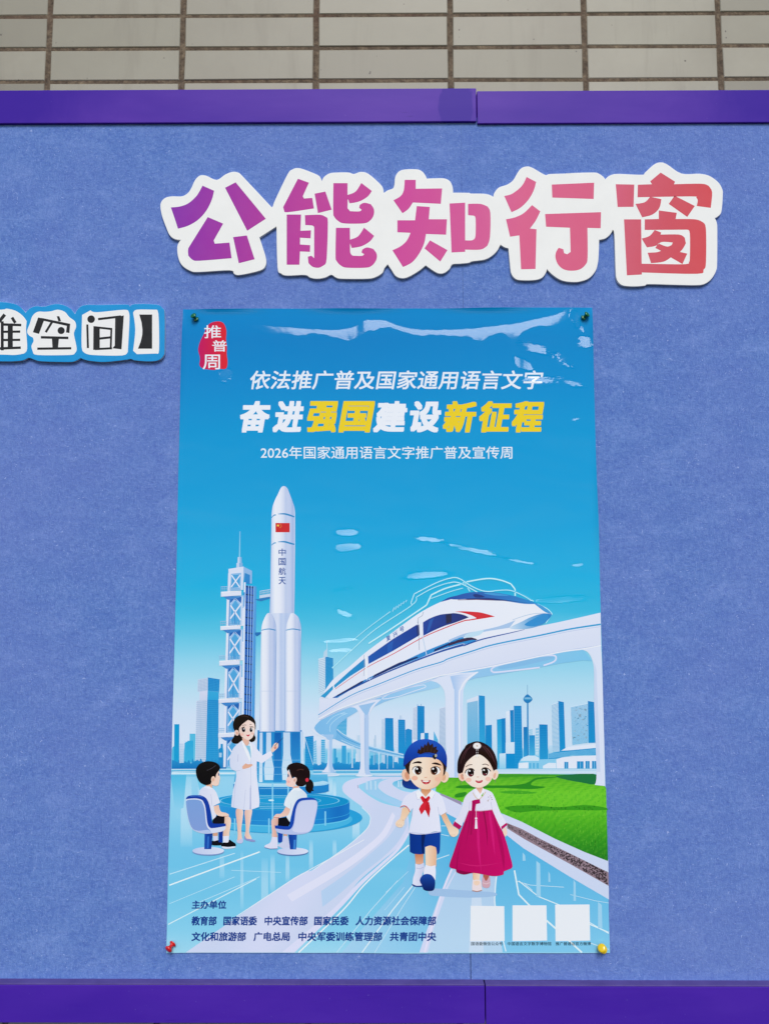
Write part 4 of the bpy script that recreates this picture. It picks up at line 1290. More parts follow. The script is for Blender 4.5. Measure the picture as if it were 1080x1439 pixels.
# boosters
for bx0, bx1, tip in ((400, 528, 468), (606, 738, 668)):
    b_ = catmull(r6((tip, 1148), (tip - 18, 1156), (bx0 + 28, 1195), (bx0 + 10, 1245), (bx0 + 2, 1300)), 4, False) + r4((615 if bx0 == 400 else 768, 200), (605 if bx0 == 400 else 766, 755), (702 if bx0 == 400 else 862, 755), (711 if bx0 == 400 else 866, 200)) + catmull(r6((bx1, 1300), (bx1 - 6, 1240), (bx1 - 24, 1185), (tip + 18, 1156)), 4, False)
    xa, xb = min(p[0] for p in b_), max(p[0] for p in b_)
    Q.poly([(p[0] + .5, p[1] + .2) for p in b_], '#93acd8')
    Q.poly(b_, cyl(xa, xb), fine=2.6)
    Q.band(r6((bx0 + 4, 1290), (tip, 1278), (bx1 - 4, 1290)), r6((bx0 + 4, 1298), (tip, 1288), (bx1 - 4, 1299)), '#6fa6d4')
    Q.line(r6((tip + 5, 1284), (bx1 - 3, 1292)), .9, '#2a86c4')
    Q.line(r4((615 if bx0 == 400 else 768, 500), (705 if bx0 == 400 else 862, 500)), .4, '#b4c6e2')
Q.line(r4((605, 760), (862, 758)), 1.2, '#3a92cc')
Q.line(r4((712, 120), (703, 755)), .8, '#86a8d8')
Q.line(r4((769, 110), (766, 755)), .6, '#9cb8e0')
ro = Q.build('printed_rocket', MAT_FILM, poster)
ART_TOP = LAYER[0]
X_ = Art()
X_.poly(r6((523, 390), (642, 390), (642, 468), (523, 468)), '#cf1f26')
def star(A, c, r, col, rot=0):
    pts = []
    for k in range(10):
        a = -math.pi / 2 + k * math.pi / 5 + rot
        q = r if k % 2 == 0 else r * .4
        pts.append((c[0] + q * math.cos(a), c[1] + q * math.sin(a)))
    A.poly(pts, col)
star(X_, r6((544, 411))[0], 2.2, '#f6d84a')
for k, (sx, sy) in enumerate(((563, 399), (571, 408), (571, 420), (563, 429))):
    star(X_, r6((sx, sy))[0], .7, '#f0c84a', k)
X_.build('printed_flag', MAT_FILM, ro)
X_ = Art()
for ch, y in zip('中国航天', (605, 685, 765, 845)):
    X_.text(ch, *r6((549, y))[0], *r6((610, y + 62))[0], '#1d4fa0', .018)
X_.build('printed_lettering', MAT_FILM, ro)

# ---- viaduct
V = Art()
LAYER[0] = SKY_TOP
z6 = Z(630, 780, 1080 / 230)
# the far stretch curving away
far_t, far_b = z7((205, 350), (215, 372), (255, 405), (340, 448), (440, 485), (560, 516), (672, 543)), z7((180, 425), (200, 436), (260, 462), (370, 505), (500, 535), (600, 555), (672, 568))
V.band(far_t, far_b, lambda x, y: mixs('#74b6e4', '#9ccdec', (x - 470) / 100), fine=8)
V.line(z7((213, 366), (255, 400), (340, 445), (440, 483), (560, 514), (672, 541)), 1.1, '#c9e2f4', sm=1)
V.line(z7((210, 380), (262, 425), (345, 462), (440, 498), (560, 526), (672, 551)), .9, '#3f9ad4', sm=1)
V.line(z7((240, 440), (330, 480), (440, 512), (560, 540), (672, 563)), .8, '#bcdcf2', sm=1)
for x, y0, y1, wd in ((318, 490, 625, 3.2), (430, 520, 640, 2.4), (502, 535, 640, 2.2), (560, 548, 630, 1.6), (600, 555, 625, 1.4)):
    V.poly(z7((x - wd * 3.4, y0 - 8), (x + wd * 3.4, y0 - 6), (x + wd * 1.6, y0 + 16), (x + wd * 1.4, y1), (x + wd * 2, y1 + 8), (x - wd * 2, y1 + 8), (x - wd * 1.4, y1), (x - wd * 1.6, y0 + 16)), '#bcdaf0')
V.poly(catmull(z7((62, 345), (120, 290), (220, 238), (330, 205), (360, 222), (352, 245), (280, 290), (225, 335), (208, 365), (210, 400), (195, 432), (150, 432), (100, 405), (66, 375)), 4), ('g', z7((60, 0))[0], '#7fbce8', z7((360, 0))[0], '#8fc6ec'))
for pts in (((140, 330), (190, 280), (270, 248)), ((165, 385), (170, 335), (225, 285), (275, 260)), ((270, 248), (240, 262), (285, 258))):
    V.line(z7(*pts), .8, '#b4dcf4', sm=1)
V.line(z7((40, 365), (70, 395), (110, 415), (145, 432)), 1.8, '#dfe8f7', sm=1)
# underside
V.poly(z7((330, 200), (460, 170), (545, 118), (850, 20), (925, 60), (920, 78), (800, 105), (640, 145), (540, 178), (470, 212), (440, 245), (400, 250)), ('g', z7((330, 0))[0], '#8cc0ea', z7((925, 0))[0], '#a4d2f0'))
V.line(z7((640, 140), (540, 158), (530, 148), (600, 112), (700, 82), (800, 62), (822, 68), (815, 80), (740, 105), (640, 140)), 1.1, '#dbe4f7', sm=1)
V.poly(z6((0, 790), (290, 735), (720, 645), (885, 620), (945, 700), (885, 695), (740, 715), (600, 742), (300, 792), (180, 812), (110, 835), (60, 939), (0, 939)), ('g', z6((0, 0))[0], '#9cc8ec', z6((940, 0))[0], '#7ec6ea'))
V.line(z6((600, 742), (330, 772), (288, 768), (283, 752), (320, 730), (450, 700), (600, 668), (690, 662), (708, 680), (690, 705), (625, 728)), 2.2, '#dcdff6', sm=1)
V.poly(catmull(z6((330, 735), (450, 706), (600, 675), (680, 668), (690, 682), (600, 705), (450, 738), (345, 752)), 3), '#86bde6')
# piers
def pier(q, shade=None, sc='#a9cbee'):
    V.poly(corner_smooth(q, 5, 50), '#dde4f5')
    if shade:
        V.poly(corner_smooth(shade, 5, 50), sc)
V.ell(z7((130, 682))[0], 21, 2.1, '#dfe8f6')
V.ell(z7((160, 676))[0], 12, 2.2, '#cddff2')
pier(z7((98, 404), (130, 415), (146, 445), (150, 520), (146, 605), (130, 640), (106, 664), (208, 664), (190, 640), (181, 600), (180, 455), (192, 404)), z7((150, 404), (192, 404), (180, 455), (181, 600), (190, 640), (204, 664), (165, 664), (160, 600), (160, 455)))
V.poly(z7((118, 404), (186, 402), (178, 440), (150, 440)), '#a2c8ec')
V.line(z7((155, 450), (157, 660)), .8, '#b9d2ee')
V.ell(z7((400, 686))[0], 12, 1.6, '#e0e8f6')
pier(z7((300, 214), (340, 222), (366, 260), (373, 320), (374, 600), (366, 650), (352, 684), (448, 680), (434, 640), (431, 600), (431, 320), (438, 262), (460, 222), (488, 188), (520, 160), (430, 170)), z7((400, 250), (431, 250), (431, 600), (434, 640), (448, 680), (412, 680), (402, 600)), '#b4cdee')
V.poly(corner_smooth(z7((362, 204), (430, 190), (484, 176), (455, 210), (432, 250), (415, 272), (396, 252)), 4, 60), '#9cc4ea')
V.line(z7((484, 178), (450, 214), (436, 250)), 1.1, '#e6ebf8', sm=1)
V.line(z7((407, 290), (408, 670)), .7, '#9dbce0')
pier(z7((840, 30), (900, 45), (940, 82), (957, 135), (960, 250), (965, 560), (968, 700), (1060, 700)) + z6((95, 939)) + z6((100, 880), (130, 825), (200, 770), (60, 780), (0, 790)), None)
V.poly(corner_smooth(z6((10, 800), (150, 775), (200, 770), (150, 805), (110, 850), (96, 900), (92, 960)) + [(650, 1092), (638, 1092)] + z6((38, 939), (32, 880)), 4, 60), ('g', (636, 0), '#a9c8ee', (652, 0), '#dfe5f7'))
V.line(z6((190, 772), (120, 820), (82, 880), (70, 960)) + [(646, 1090)], 2.0, '#eceefa', sm=1)
pier(z6((870, 622), (915, 640), (945, 690), (957, 760), (958, 939)) + [(834.5, 1000), (837.5, 1085), (835, 1103), (849.6, 1104.5), (846, 960)] + z6((1004, 600), (940, 600)), None)
V.poly(z6((958, 700), (975, 760), (980, 939)) + [(843, 1085), (837.5, 1085), (834.5, 1000)] + z6((958, 939)), '#cdd9f0')
# deck
top = z5((92, 985), (200, 975), (430, 845), (600, 765), (880, 645)) + z6((0, 622), (180, 562), (300, 532), (500, 488), (750, 437), (1001, 380))
bot = z7((88, 302), (220, 236), (340, 192), (560, 119), (850, 24)) + z6((0, 790), (290, 738), (720, 648), (880, 625), (1005, 602))
tt, bb = catmull(top, 6, False), catmull(bot, 6, False)
V.poly(tt + bb[::-1], ('g', (640, 880), '#e6e9f6', (660, 960), '#d9dff2'), fine=14)
n = min(len(tt), len(bb))
def between(f, k0=0.0, k1=1.0):
    r = []
    for k in range(40):
        u = k0 + (k1 - k0) * k / 39
        a, b = tt[min(len(tt) - 1, int(u * (len(tt) - 1)))], bb[min(len(bb) - 1, int(u * (len(bb) - 1)))]
        r.append((a[0] + (b[0] - a[0]) * f, a[1] + (b[1] - a[1]) * f))
    return r
edge_line = z7((85, 268)) + z5((300, 972), (500, 890), (750, 792), (930, 738)) + z6((0, 683), (150, 635), (300, 590), (600, 530), (800, 488), (1001, 457))
V.line(edge_line, 1.0, '#2f9fd6', sm=1, w2=2.3)
V.line([(x, y + 3.2) for x, y in edge_line], .8, '#c0cdea', sm=1)
V.line(z7((100, 302), (220, 244), (340, 200), (560, 127), (850, 33)) + z6((0, 782), (290, 728), (720, 640), (1003, 596)), 1.2, '#c3cfeb', sm=1)
V.line([(x, y - 1.2) for x, y in bot], 1.2, '#f0f2fa', sm=1)
V.build('printed_viaduct', MAT_FILM, poster)

# ---- train
N_ = Art()
# light trails
for pts, wd in ((z5((180, 780), (320, 650), (480, 510), (730, 345), (760, 290), (870, 230), (1000, 188), (1080, 196)), .9), (z5((730, 345), (722, 330), (745, 268), (900, 190), (1010, 152), (1080, 172)) + z6((140, 240)), 1.1),
                (z5((320, 590), (430, 500), (580, 390)), .7), (z5((430, 610), (600, 500), (830, 345), (862, 275), (960, 230), (1080, 198)) + z6((100, 180), (250, 155), (340, 165), (410, 190), (437, 225), (438, 270)), 2.0),
                (z5((860, 300), (1000, 250), (1080, 228)), .8), (z6((0, 155), (40, 148), (80, 160), (160, 210), (250, 240), (380, 230), (480, 258), (560, 305)), 1.2), (z6((0, 185), (40, 178), (90, 192), (180, 240), (250, 285)), 1.2),
                (z6((300, 235), (400, 232), (480, 262), (545, 300)), 1.0), (z6((580, 320), (650, 355), (682, 388), (640, 450)), 1.0)):
    N_.line(pts, wd + 1.6, lambda x, y: mixs(bg(x, y), '#8adcf4', .38), sm=2, fine=6)
    N_.line(pts, wd * .8, '#cdf1fb', sm=2)
for k in range(6):
    N_.line(z5((595 + k * 18, 390 - k * 13), (608 + k * 17, 360 - k * 10)), 1.3, '#9cdcf2', up=False)
LAYER[0] += 1
body = catmull(z5((100, 985), (180, 865), (300, 768), (410, 672), (550, 568), (680, 470), (800, 388), (930, 322), (1010, 300)) + z6((40, 288), (180, 262), (300, 262), (430, 285), (540, 305), (620, 345), (678, 388)), 5, False) + catmull(z6((678, 388), (648, 432), (600, 466), (500, 490), (300, 532), (180, 564), (0, 622)) + z5((880, 645), (600, 768), (430, 848), (200, 978), (150, 985)), 5, False)
N_.poly(body, lambda x, y: mixs('#e4e8f5', '#eceef8', (x - 450) / 300), fine=14)
# running gear band
N_.band(z5((180, 985), (400, 862), (600, 768), (760, 690), (900, 630), (1080, 562)) + z6((100, 548), (180, 558)), z5((215, 985), (430, 858), (600, 782), (780, 712), (900, 662), (1080, 610)) + z6((100, 590), (180, 566)), '#2f8ed2')
N_.band(z5((180, 985), (400, 875), (600, 785), (900, 668), (1080, 612)) + z6((100, 592), (220, 552), (420, 508), (500, 490)), z5((200, 985), (400, 885), (600, 795), (900, 680), (1080, 628)) + z6((100, 602), (220, 560), (420, 513), (500, 492)), '#1d55a8')
for a in (((210, 978), (390, 878), (398, 866), (380, 870), (215, 965)), ((455, 848), (640, 762), (772, 708), (765, 700), (640, 742), (470, 826)), ((880, 668), (1000, 615), (1080, 590), (1080, 582), (1000, 600), (885, 650))):
    N_.poly(z5(*a), '#16306e')
N_.poly(z6((0, 588), (60, 560), (120, 545), (150, 543), (180, 552), (190, 560), (150, 560), (60, 580), (0, 600)), '#3a2c4c')
# tinted lower panels
N_.band(z6((0, 560), (100, 520), (200, 500), (330, 470), (440, 430)), z6((0, 580), (60, 548), (140, 535), (240, 505), (400, 480)), '#a9c6e8')
N_.poly(catmull(z6((120, 520), (220, 495), (235, 490), (215, 520), (180, 535), (110, 545)), 3), '#c2e0f2')
# glazing
for q, c1, c2 in ((((192, 898), (300, 800), (405, 712), (407, 770), (300, 838), (196, 918)), '#2a9ad0', '#1f86c8'), (((427, 700), (600, 578), (766, 478), (770, 560), (600, 660), (430, 752)), '#1458b0', '#123a94')):
    N_.poly(z5(*q), ('g', z5(q[0])[0], c1, z5(q[2])[0], c2))
N_.poly(catmull(z5((805, 465), (850, 438), (920, 412), (1000, 402)) + z6((30, 383), (60, 386), (100, 395), (133, 411)), 4, False) + catmull(z6((133, 411), (90, 428), (30, 450)) + z5((950, 490), (870, 525), (806, 558)), 4, False), ('g', z5((805, 0))[0], '#123f9c', z6((130, 0))[0], '#182a72'))
N_.poly(z5((962, 412), (1002, 405), (1002, 462), (965, 475)), '#1a1c48')
N_.poly(z5((850, 450), (880, 432), (850, 520), (830, 535)), '#1d57ac')
N_.poly(z5((560, 620), (600, 592), (590, 665), (560, 680)), '#1d5cb4')
N_.poly(z5((100, 975), (185, 900), (186, 925), (130, 985)), '#2a9ad0')
N_.poly(z5((760, 490), (778, 478), (782, 552), (766, 562)), '#122a70')
# red line and flash
N_.line(z5((200, 925), (420, 775), (600, 682), (800, 570), (950, 505), (1080, 456)) + z6((140, 428), (190, 420)), .6, '#d83040', sm=1, w2=1.7)
N_.poly(catmull(z6((40, 374), (90, 371), (160, 374), (220, 381), (305, 405)), 4, False) + catmull(z6((305, 405), (260, 413), (190, 424), (178, 422)), 4, False) + catmull(z6((182, 414), (150, 398), (110, 385), (70, 377)), 4, False), '#d62434')
# doors and joints
for a, b, wd, cl in (((410, 690), (418, 858), 2.0, '#eef1fa'), ((400, 690), (398, 835), .5, '#8fa0b8'), ((797, 400), (802, 560), 2.2, '#e8ecf7'), ((802, 560), (830, 690), 1.2, '#c4d6ec'), ((770, 450), (780, 655), .5, '#5a6c94'), ((188, 880), (190, 930), 1.4, '#eef1fa'), ((432, 850), (440, 862), 1.2, '#c6e0f2')):
    N_.line(z5(a, b), wd, cl)
N_.line(z5((768, 470), (772, 435), (800, 418), (808, 392)), .5, '#6a7a98')
# roof fairing and nose
N_.poly(catmull(z5((925, 324), (980, 294)) + z6((50, 268), (110, 252), (180, 244), (300, 247), (420, 268), (530, 300), (590, 322)), 4, False) + catmull(z6((590, 322), (500, 322), (380, 304), (300, 296), (150, 290), (50, 293)) + z5((1000, 304)), 4, False), ('g', z5((940, 0))[0], '#1c4aa4', z6((590, 0))[0], '#2f8cd0'), fine=10)
N_.poly(catmull(z6((100, 290), (250, 282), (400, 300), (540, 318), (400, 304), (250, 298)), 3), '#163a80')
N_.poly(catmull(z6((160, 262), (190, 258), (240, 276), (180, 280)), 3), '#16347c')
N_.poly(catmull(z6((230, 252), (300, 250), (400, 268), (300, 266)), 3), '#3f9ad6')
N_.line(z6((60, 296), (200, 293), (300, 296)), .8, '#6a2c5c')
N_.poly(catmull(z6((560, 316), (620, 338), (676, 384), (640, 378), (600, 350)), 4), '#3f9cd8')
N_.poly(catmull(z6((678, 388), (610, 388), (540, 410), (480, 440), (400, 482), (500, 489), (600, 466), (650, 432)), 4), ('g', z6((400, 480))[0], '#cfe0f2', z6((660, 420))[0], '#1f80c8'), fine=8)
N_.poly(catmull(z6((640, 388), (560, 420), (500, 460), (560, 470), (620, 450), (655, 420)), 4), '#2a8ed0')
N_.line(z6((678, 388), (600, 384), (520, 395), (420, 428)), .6, '#9cbede', sm=1)
tr = N_.build('printed_train', MAT_FILM, poster)
X_ = Art()
for ch, (x, y) in zip('复兴号', ((550, 563), (597, 535), (643, 503))):
    X_.text(ch, *z5((x, y))[0], 0, 0, '#3a6ab4', .02, xd=(5.6, -3.4), yd=(1.2, 7.0))
X_.build('printed_lettering', MAT_FILM, tr)

# ---- people
SK, SK2 = '#f2d2b8', '#e4ab8a'
SH = '#e4e6f4'
def chair_left():
    s = Z(240, 1030, 1439 / 190)
    A = Art()
    A.ell(s((400, 1262))[0], 168 / 7.573, 42 / 7.573, '#7f98cc')
    A.ell(s((400, 1252))[0], 168 / 7.573, 40 / 7.573, ('g', s((240, 0))[0], '#c3cdec', s((560, 0))[0], '#dde3f5'))
    A.poly(s((510, 1050), (557, 1040), (552, 1165), (510, 1160)), '#10389c')
    A.poly(s((362, 1060), (447, 1060), (432, 1235), (358, 1235)), ('g', s((362, 0))[0], '#1e50b0', s((447, 0))[0], '#123a90'))
    A.poly(s((390, 1100), (412, 1100), (405, 1225), (385, 1225)), '#2f6cc4')
    A.poly(corner_smooth(s((162, 705), (172, 682), (205, 665), (282, 660), (345, 672), (388, 708), (418, 790), (440, 935), (462, 963), (588, 963), (585, 1005), (450, 1030), (400, 1010), (240, 800)), 4, 60), '#143ca2')
    A.poly(corner_smooth(s((163, 720), (180, 702), (260, 695), (325, 708), (352, 738), (372, 800), (390, 950), (412, 1000), (450, 1012), (588, 990), (580, 1025), (540, 1048), (440, 1066), (360, 1070), (290, 1055), (232, 1022), (200, 960), (175, 850)), 4, 60), '#d8def2')
    A.poly(corner_smooth(s((163, 728), (185, 712), (260, 708), (318, 720), (340, 748), (360, 810), (375, 950), (392, 1005), (420, 1035), (440, 1062), (360, 1068), (292, 1052), (234, 1018), (202, 955), (177, 850)), 4, 60), ('g', s((0, 700))[0], '#7ea2da', s((0, 1060))[0], '#86a0d8'))
    A.poly(corner_smooth(s((235, 1022), (300, 1040), (400, 1030), (440, 1062), (360, 1068), (292, 1052)), 4, 60), '#b9c8ea')
    A.line(s((205, 672), (282, 667), (345, 680)), .8, '#4f86d4')
    return A.build('printed_chair', MAT_FILM, poster, 'blue and white pedestal chair at the left, seen from behind')

def chair_right():
    q = Z(370, 1050, 1016 / 120)
    A = Art()
    A.ell(q((350, 1248))[0], 185 / 8.467, 45 / 8.467, '#5f80b8')
    A.ell(q((350, 1236))[0], 185 / 8.467, 43 / 8.467, ('g', q((170, 0))[0], '#c6cfee', q((530, 0))[0], '#e0e4f5'))
    A.poly(q((175, 1015), (230, 1025), (226, 1120), (200, 1135), (175, 1130)), '#1a46ac')
    A.poly(q((298, 1035), (400, 1035), (390, 1215), (318, 1215)), ('g', q((298, 0))[0], '#123a96', q((400, 0))[0], '#1e56b4'))
    A.poly(q((362, 1100), (388, 1100), (380, 1212), (356, 1212)), '#3f86d4')
    A.poly(corner_smooth(q((138, 935), (150, 930), (290, 940), (316, 910), (345, 760), (378, 665), (430, 610), (540, 597), (605, 606), (641, 640), (520, 700), (400, 1000), (280, 985), (140, 968)), 4, 60), ('g', q((140, 0))[0], '#1740aa', q((640, 0))[0], '#1c52b4'))
    A.poly(corner_smooth(q((138, 965), (280, 982), (330, 965), (362, 900), (386, 740), (420, 660), (475, 632), (600, 626), (640, 650), (641, 720), (615, 850), (590, 950), (545, 1008), (440, 1036), (280, 1036), (170, 1010)), 4, 60), '#b9c4ea')
    A.poly(corner_smooth(q((345, 985), (372, 900), (395, 745), (428, 668), (480, 640), (598, 633), (634, 655), (636, 720), (610, 845), (585, 945), (540, 1000), (440, 1015), (370, 1005)), 4, 60), ('g', q((0, 640))[0], '#ccd3ee', q((0, 1010))[0], '#d3d6f0'))
    return A.build('printed_chair', MAT_FILM, poster, 'white and blue pedestal chair in front of the round platform')

def seated_boy():
    s = Z(240, 1030, 1439 / 190)
    A = Art()
    A.poly(s((450, 1060), (502, 1060), (500, 1100), (450, 1100)), '#d8a488')
    A.poly(s((450, 1095), (503, 1095), (502, 1155), (455, 1155)), '#d6d8ee')
    A.poly(catmull(s((437, 1150), (470, 1148), (505, 1140), (535, 1155), (545, 1190), (440, 1192)), 4), '#15151d')
    A.poly(catmull(s((568, 900), (600, 885), (628, 895), (642, 930), (636, 1000), (625, 1060), (617, 1112), (560, 1112), (562, 1030), (572, 960)), 4), ('g', s((560, 0))[0], '#e8bea4', s((640, 0))[0], '#f4dac8'))
    A.poly(s((555, 1098), (622, 1093), (616, 1165), (558, 1168)), '#e6e8f6')
    A.poly(catmull(s((540, 1180), (560, 1165), (610, 1163), (624, 1134), (650, 1150), (690, 1178), (682, 1208), (600, 1212), (542, 1206)), 4), '#121218')
    A.poly(catmull(s((545, 1206), (610, 1212), (684, 1205), (680, 1222), (600, 1232), (556, 1226)), 3), '#dfe3f2')
    A.poly(corner_smooth(s((445, 930), (488, 880), (530, 876), (575, 880), (572, 962), (450, 968)), 4, 60), '#14141e')
    A.poly(corner_smooth(s((365, 568), (420, 570), (452, 592), (482, 625), (505, 680), (527, 740), (457, 775), (470, 830), (484, 882), (445, 922), (420, 800), (380, 705), (340, 672), (302, 655), (318, 600)), 4, 60), ('g', s((300, 0))[0], '#d9dcf0', s((520, 0))[0], '#e8e9f4'))
    A.line(s((440, 770), (434, 700), (428, 650)), .5, '#b9bedc')
    A.poly(corner_smooth(s((458, 778), (512, 764), (522, 810), (540, 838), (590, 850), (618, 868), (618, 884), (570, 888), (500, 876), (468, 840)), 4, 60), ('g', s((0, 770))[0], '#eec2ac', s((0, 890))[0], '#f3d6c4'))
    A.line(s((560, 884), (600, 886), (616, 878)), .6, '#c8805c')
    A.poly(s((380, 548), (440, 525), (445, 585), (420, 575), (372, 572)), '#e4b296')
    A.poly(s((362, 566), (415, 566), (440, 595), (430, 600), (360, 580)), '#eceef8')
    A.poly(corner_smooth(s((475, 455), (512, 395), (516, 430), (526, 485), (520, 505), (512, 545), (490, 562), (455, 558), (428, 540), (438, 500)), 4, 60), '#f3d3c2')
    A.poly(corner_smooth(s((268, 405), (275, 372), (300, 335), (345, 310), (400, 299), (470, 310), (512, 338), (526, 370), (512, 400), (485, 440), (475, 482), (440, 500), (425, 542), (370, 553), (310, 522), (278, 465)), 4, 70), '#0e0c11')
    A.ell(s((452, 492))[0], 21 / 7.573, 33 / 7.573, '#f0cdb8', 8)
    A.ell(s((453, 496))[0], 10 / 7.573, 18 / 7.573, '#e2ae94', 8)
    A.ell(s((510, 440))[0], 6 / 7.573, 16 / 7.573, '#56648c', 0)
    A.line(s((385, 398), (430, 380), (480, 345)), .7, '#45404a')
    A.line(s((400, 392), (450, 365)), .5, '#332f38')
    A.build('printed_person', MAT_FILM, poster, 'black haired boy in white shirt and black shorts sitting with his back turned')

def teacher():
    t = Z(310, 990, 617 / 90)
    A = Art()
    A.poly(catmull(t((150, 1010), (215, 1015), (213, 1100), (200, 1200), (207, 1285), (205, 1310), (165, 1310), (166, 1250), (158, 1150)), 4), ('g', t((150, 0))[0], '#e6b8a6', t((215, 0))[0], '#f4d8cc'))
    A.poly(catmull(t((236, 1015), (302, 1010), (294, 1090), (283, 1160), (275, 1230), (300, 1290), (270, 1300), (234, 1270), (243, 1200), (236, 1100)), 4), ('g', t((235, 0))[0], '#e8bcaa', t((300, 0))[0], '#f5d9cd'))
    A.poly(catmull(t((154, 1300), (175, 1308), (212, 1288), (217, 1322), (195, 1338), (160, 1330)), 4), '#c4c8e8')
    A.poly(catmull(t((231, 1262), (250, 1290), (285, 1296), (335, 1308), (322, 1322), (275, 1315), (232, 1298)), 4), '#9498cc')
    A.poly(corner_smooth(t((105, 345), (125, 315), (140, 270), (122, 222), (124, 165), (155, 118), (220, 94), (285, 106), (325, 142), (338, 192), (326, 280), (338, 318), (326, 350), (290, 361), (260, 330), (205, 345), (190, 365), (150, 378), (115, 368)), 4, 70), '#17100f')
    A.poly(t((208, 320), (275, 335), (274, 372), (255, 402), (215, 370)), '#e8b8a4')
    A.poly(t((235, 395), (290, 400), (293, 520), (270, 480)), '#86c6e2')
    A.poly(corner_smooth(t((187, 360), (212, 350), (240, 395), (275, 460), (292, 522), (300, 430), (295, 395), (275, 352), (322, 386), (355, 432), (405, 490), (470, 453), (490, 450), (502, 490), (400, 566), (350, 545), (350, 640), (352, 705), (365, 820), (375, 930), (370, 985), (285, 1013), (200, 1010), (103, 985), (110, 900), (122, 825), (150, 705), (150, 640), (112, 625), (90, 585), (92, 500), (110, 450), (128, 415)), 4, 55), ('g', t((90, 0))[0], '#d6dcf0', t((370, 0))[0], '#e8e9f6'))
    A.poly(t((200, 352), (215, 352), (262, 450), (290, 520), (288, 560), (240, 460)), '#f0f2fa')
    A.poly(t((278, 356), (292, 372), (305, 420), (296, 520), (291, 450)), '#f0f2fa')
    for pts, wd in ((((170, 480), (166, 550)), .6), (((290, 780), (288, 900), (284, 1010)), .9), (((292, 525), (290, 780)), .35), (((350, 545), (345, 640)), .5), (((150, 640), (200, 632)), .6), (((240, 820), (225, 1008)), .4), (((150, 720), (125, 990)), .4)):
        A.line(t(*pts), wd, '#b6bcdc')
    A.poly(t((284, 800), (292, 800), (294, 1008), (282, 1012)), '#a9b2d8')
    A.poly(corner_smooth(t((200, 610), (225, 580), (245, 566), (262, 575), (300, 573), (309, 585), (280, 605), (235, 618), (205, 622)), 4, 60), '#e6b096')
    A.poly(t((188, 600), (208, 596), (214, 625), (200, 648), (186, 640)), '#dbe0f2')
    A.poly(corner_smooth(t((484, 440), (498, 408), (520, 374), (540, 368), (556, 376), (554, 410), (530, 436), (500, 462)), 4, 60), '#f0cdbc')
    A.poly(t((512, 410), (532, 398), (540, 420), (520, 432)), '#d88c7c')
    A.line(t((522, 400), (545, 372), (605, 318)), 1.0, '#2a3550', w2=.4)
    A.poly(corner_smooth(t((178, 235), (205, 195), (235, 165), (262, 148), (295, 162), (326, 190), (328, 260), (308, 315), (268, 341), (228, 326), (192, 296)), 4, 60), ('g', t((180, 0))[0], '#f0cfc0', t((325, 0))[0], '#f7e0d6'))
    A.poly(corner_smooth(t((140, 250), (175, 215), (215, 185), (262, 150), (225, 140), (160, 170)), 4, 60), '#17100f')
    A.poly(catmull(t((262, 148), (295, 158), (325, 186), (335, 240), (338, 190), (320, 145)), 4), '#17100f')
    A.ell(t((157, 272))[0], 21 / 6.856, 27 / 6.856, '#f0cbb9', -15)
    A.ell(t((160, 276))[0], 10 / 6.856, 14 / 6.856, '#e2ac98', -15)
    A.ell(t((205, 288))[0], 18 / 6.856, 12 / 6.856, '#f2c0b2')
    A.ell(t((308, 280))[0], 14 / 6.856, 12 / 6.856, '#f2c4b8')
    for cx, rx in ((222, 17), (294, 14)):
        A.ell(t((cx, 243))[0], (rx + 2) / 6.856, 22 / 6.856, '#f6f2f2')
        A.ell(t((cx, 243))[0], rx / 6.856, 23 / 6.856, '#1c1520')
        A.ell(t((cx + 5, 234))[0], 5 / 6.856, 6 / 6.856, '#ffffff')
    A.line(t((197, 238), (207, 220), (235, 214)), .8, '#2a1a1c')
    A.line(t((280, 215), (305, 212), (318, 222)), .8, '#2a1a1c')
    A.line(t((210, 205), (228, 196), (248, 198)), .7, '#4a3430')
    A.line(t((280, 192), (300, 192)), .7, '#4a3430')
    A.poly(catmull(t((246, 290), (265, 293), (283, 286), (275, 303), (260, 306)), 3), '#c8344c')
    A.line(t((265, 262), (270, 266)), .5, '#d8a490')
    A.line(t((200, 108), (240, 112), (270, 122)), 1.0, '#3c2824', sm=1)
    A.build('printed_person', MAT_FILM, poster, 'woman with shoulder length black hair in a long white coat, pointing with a pen')

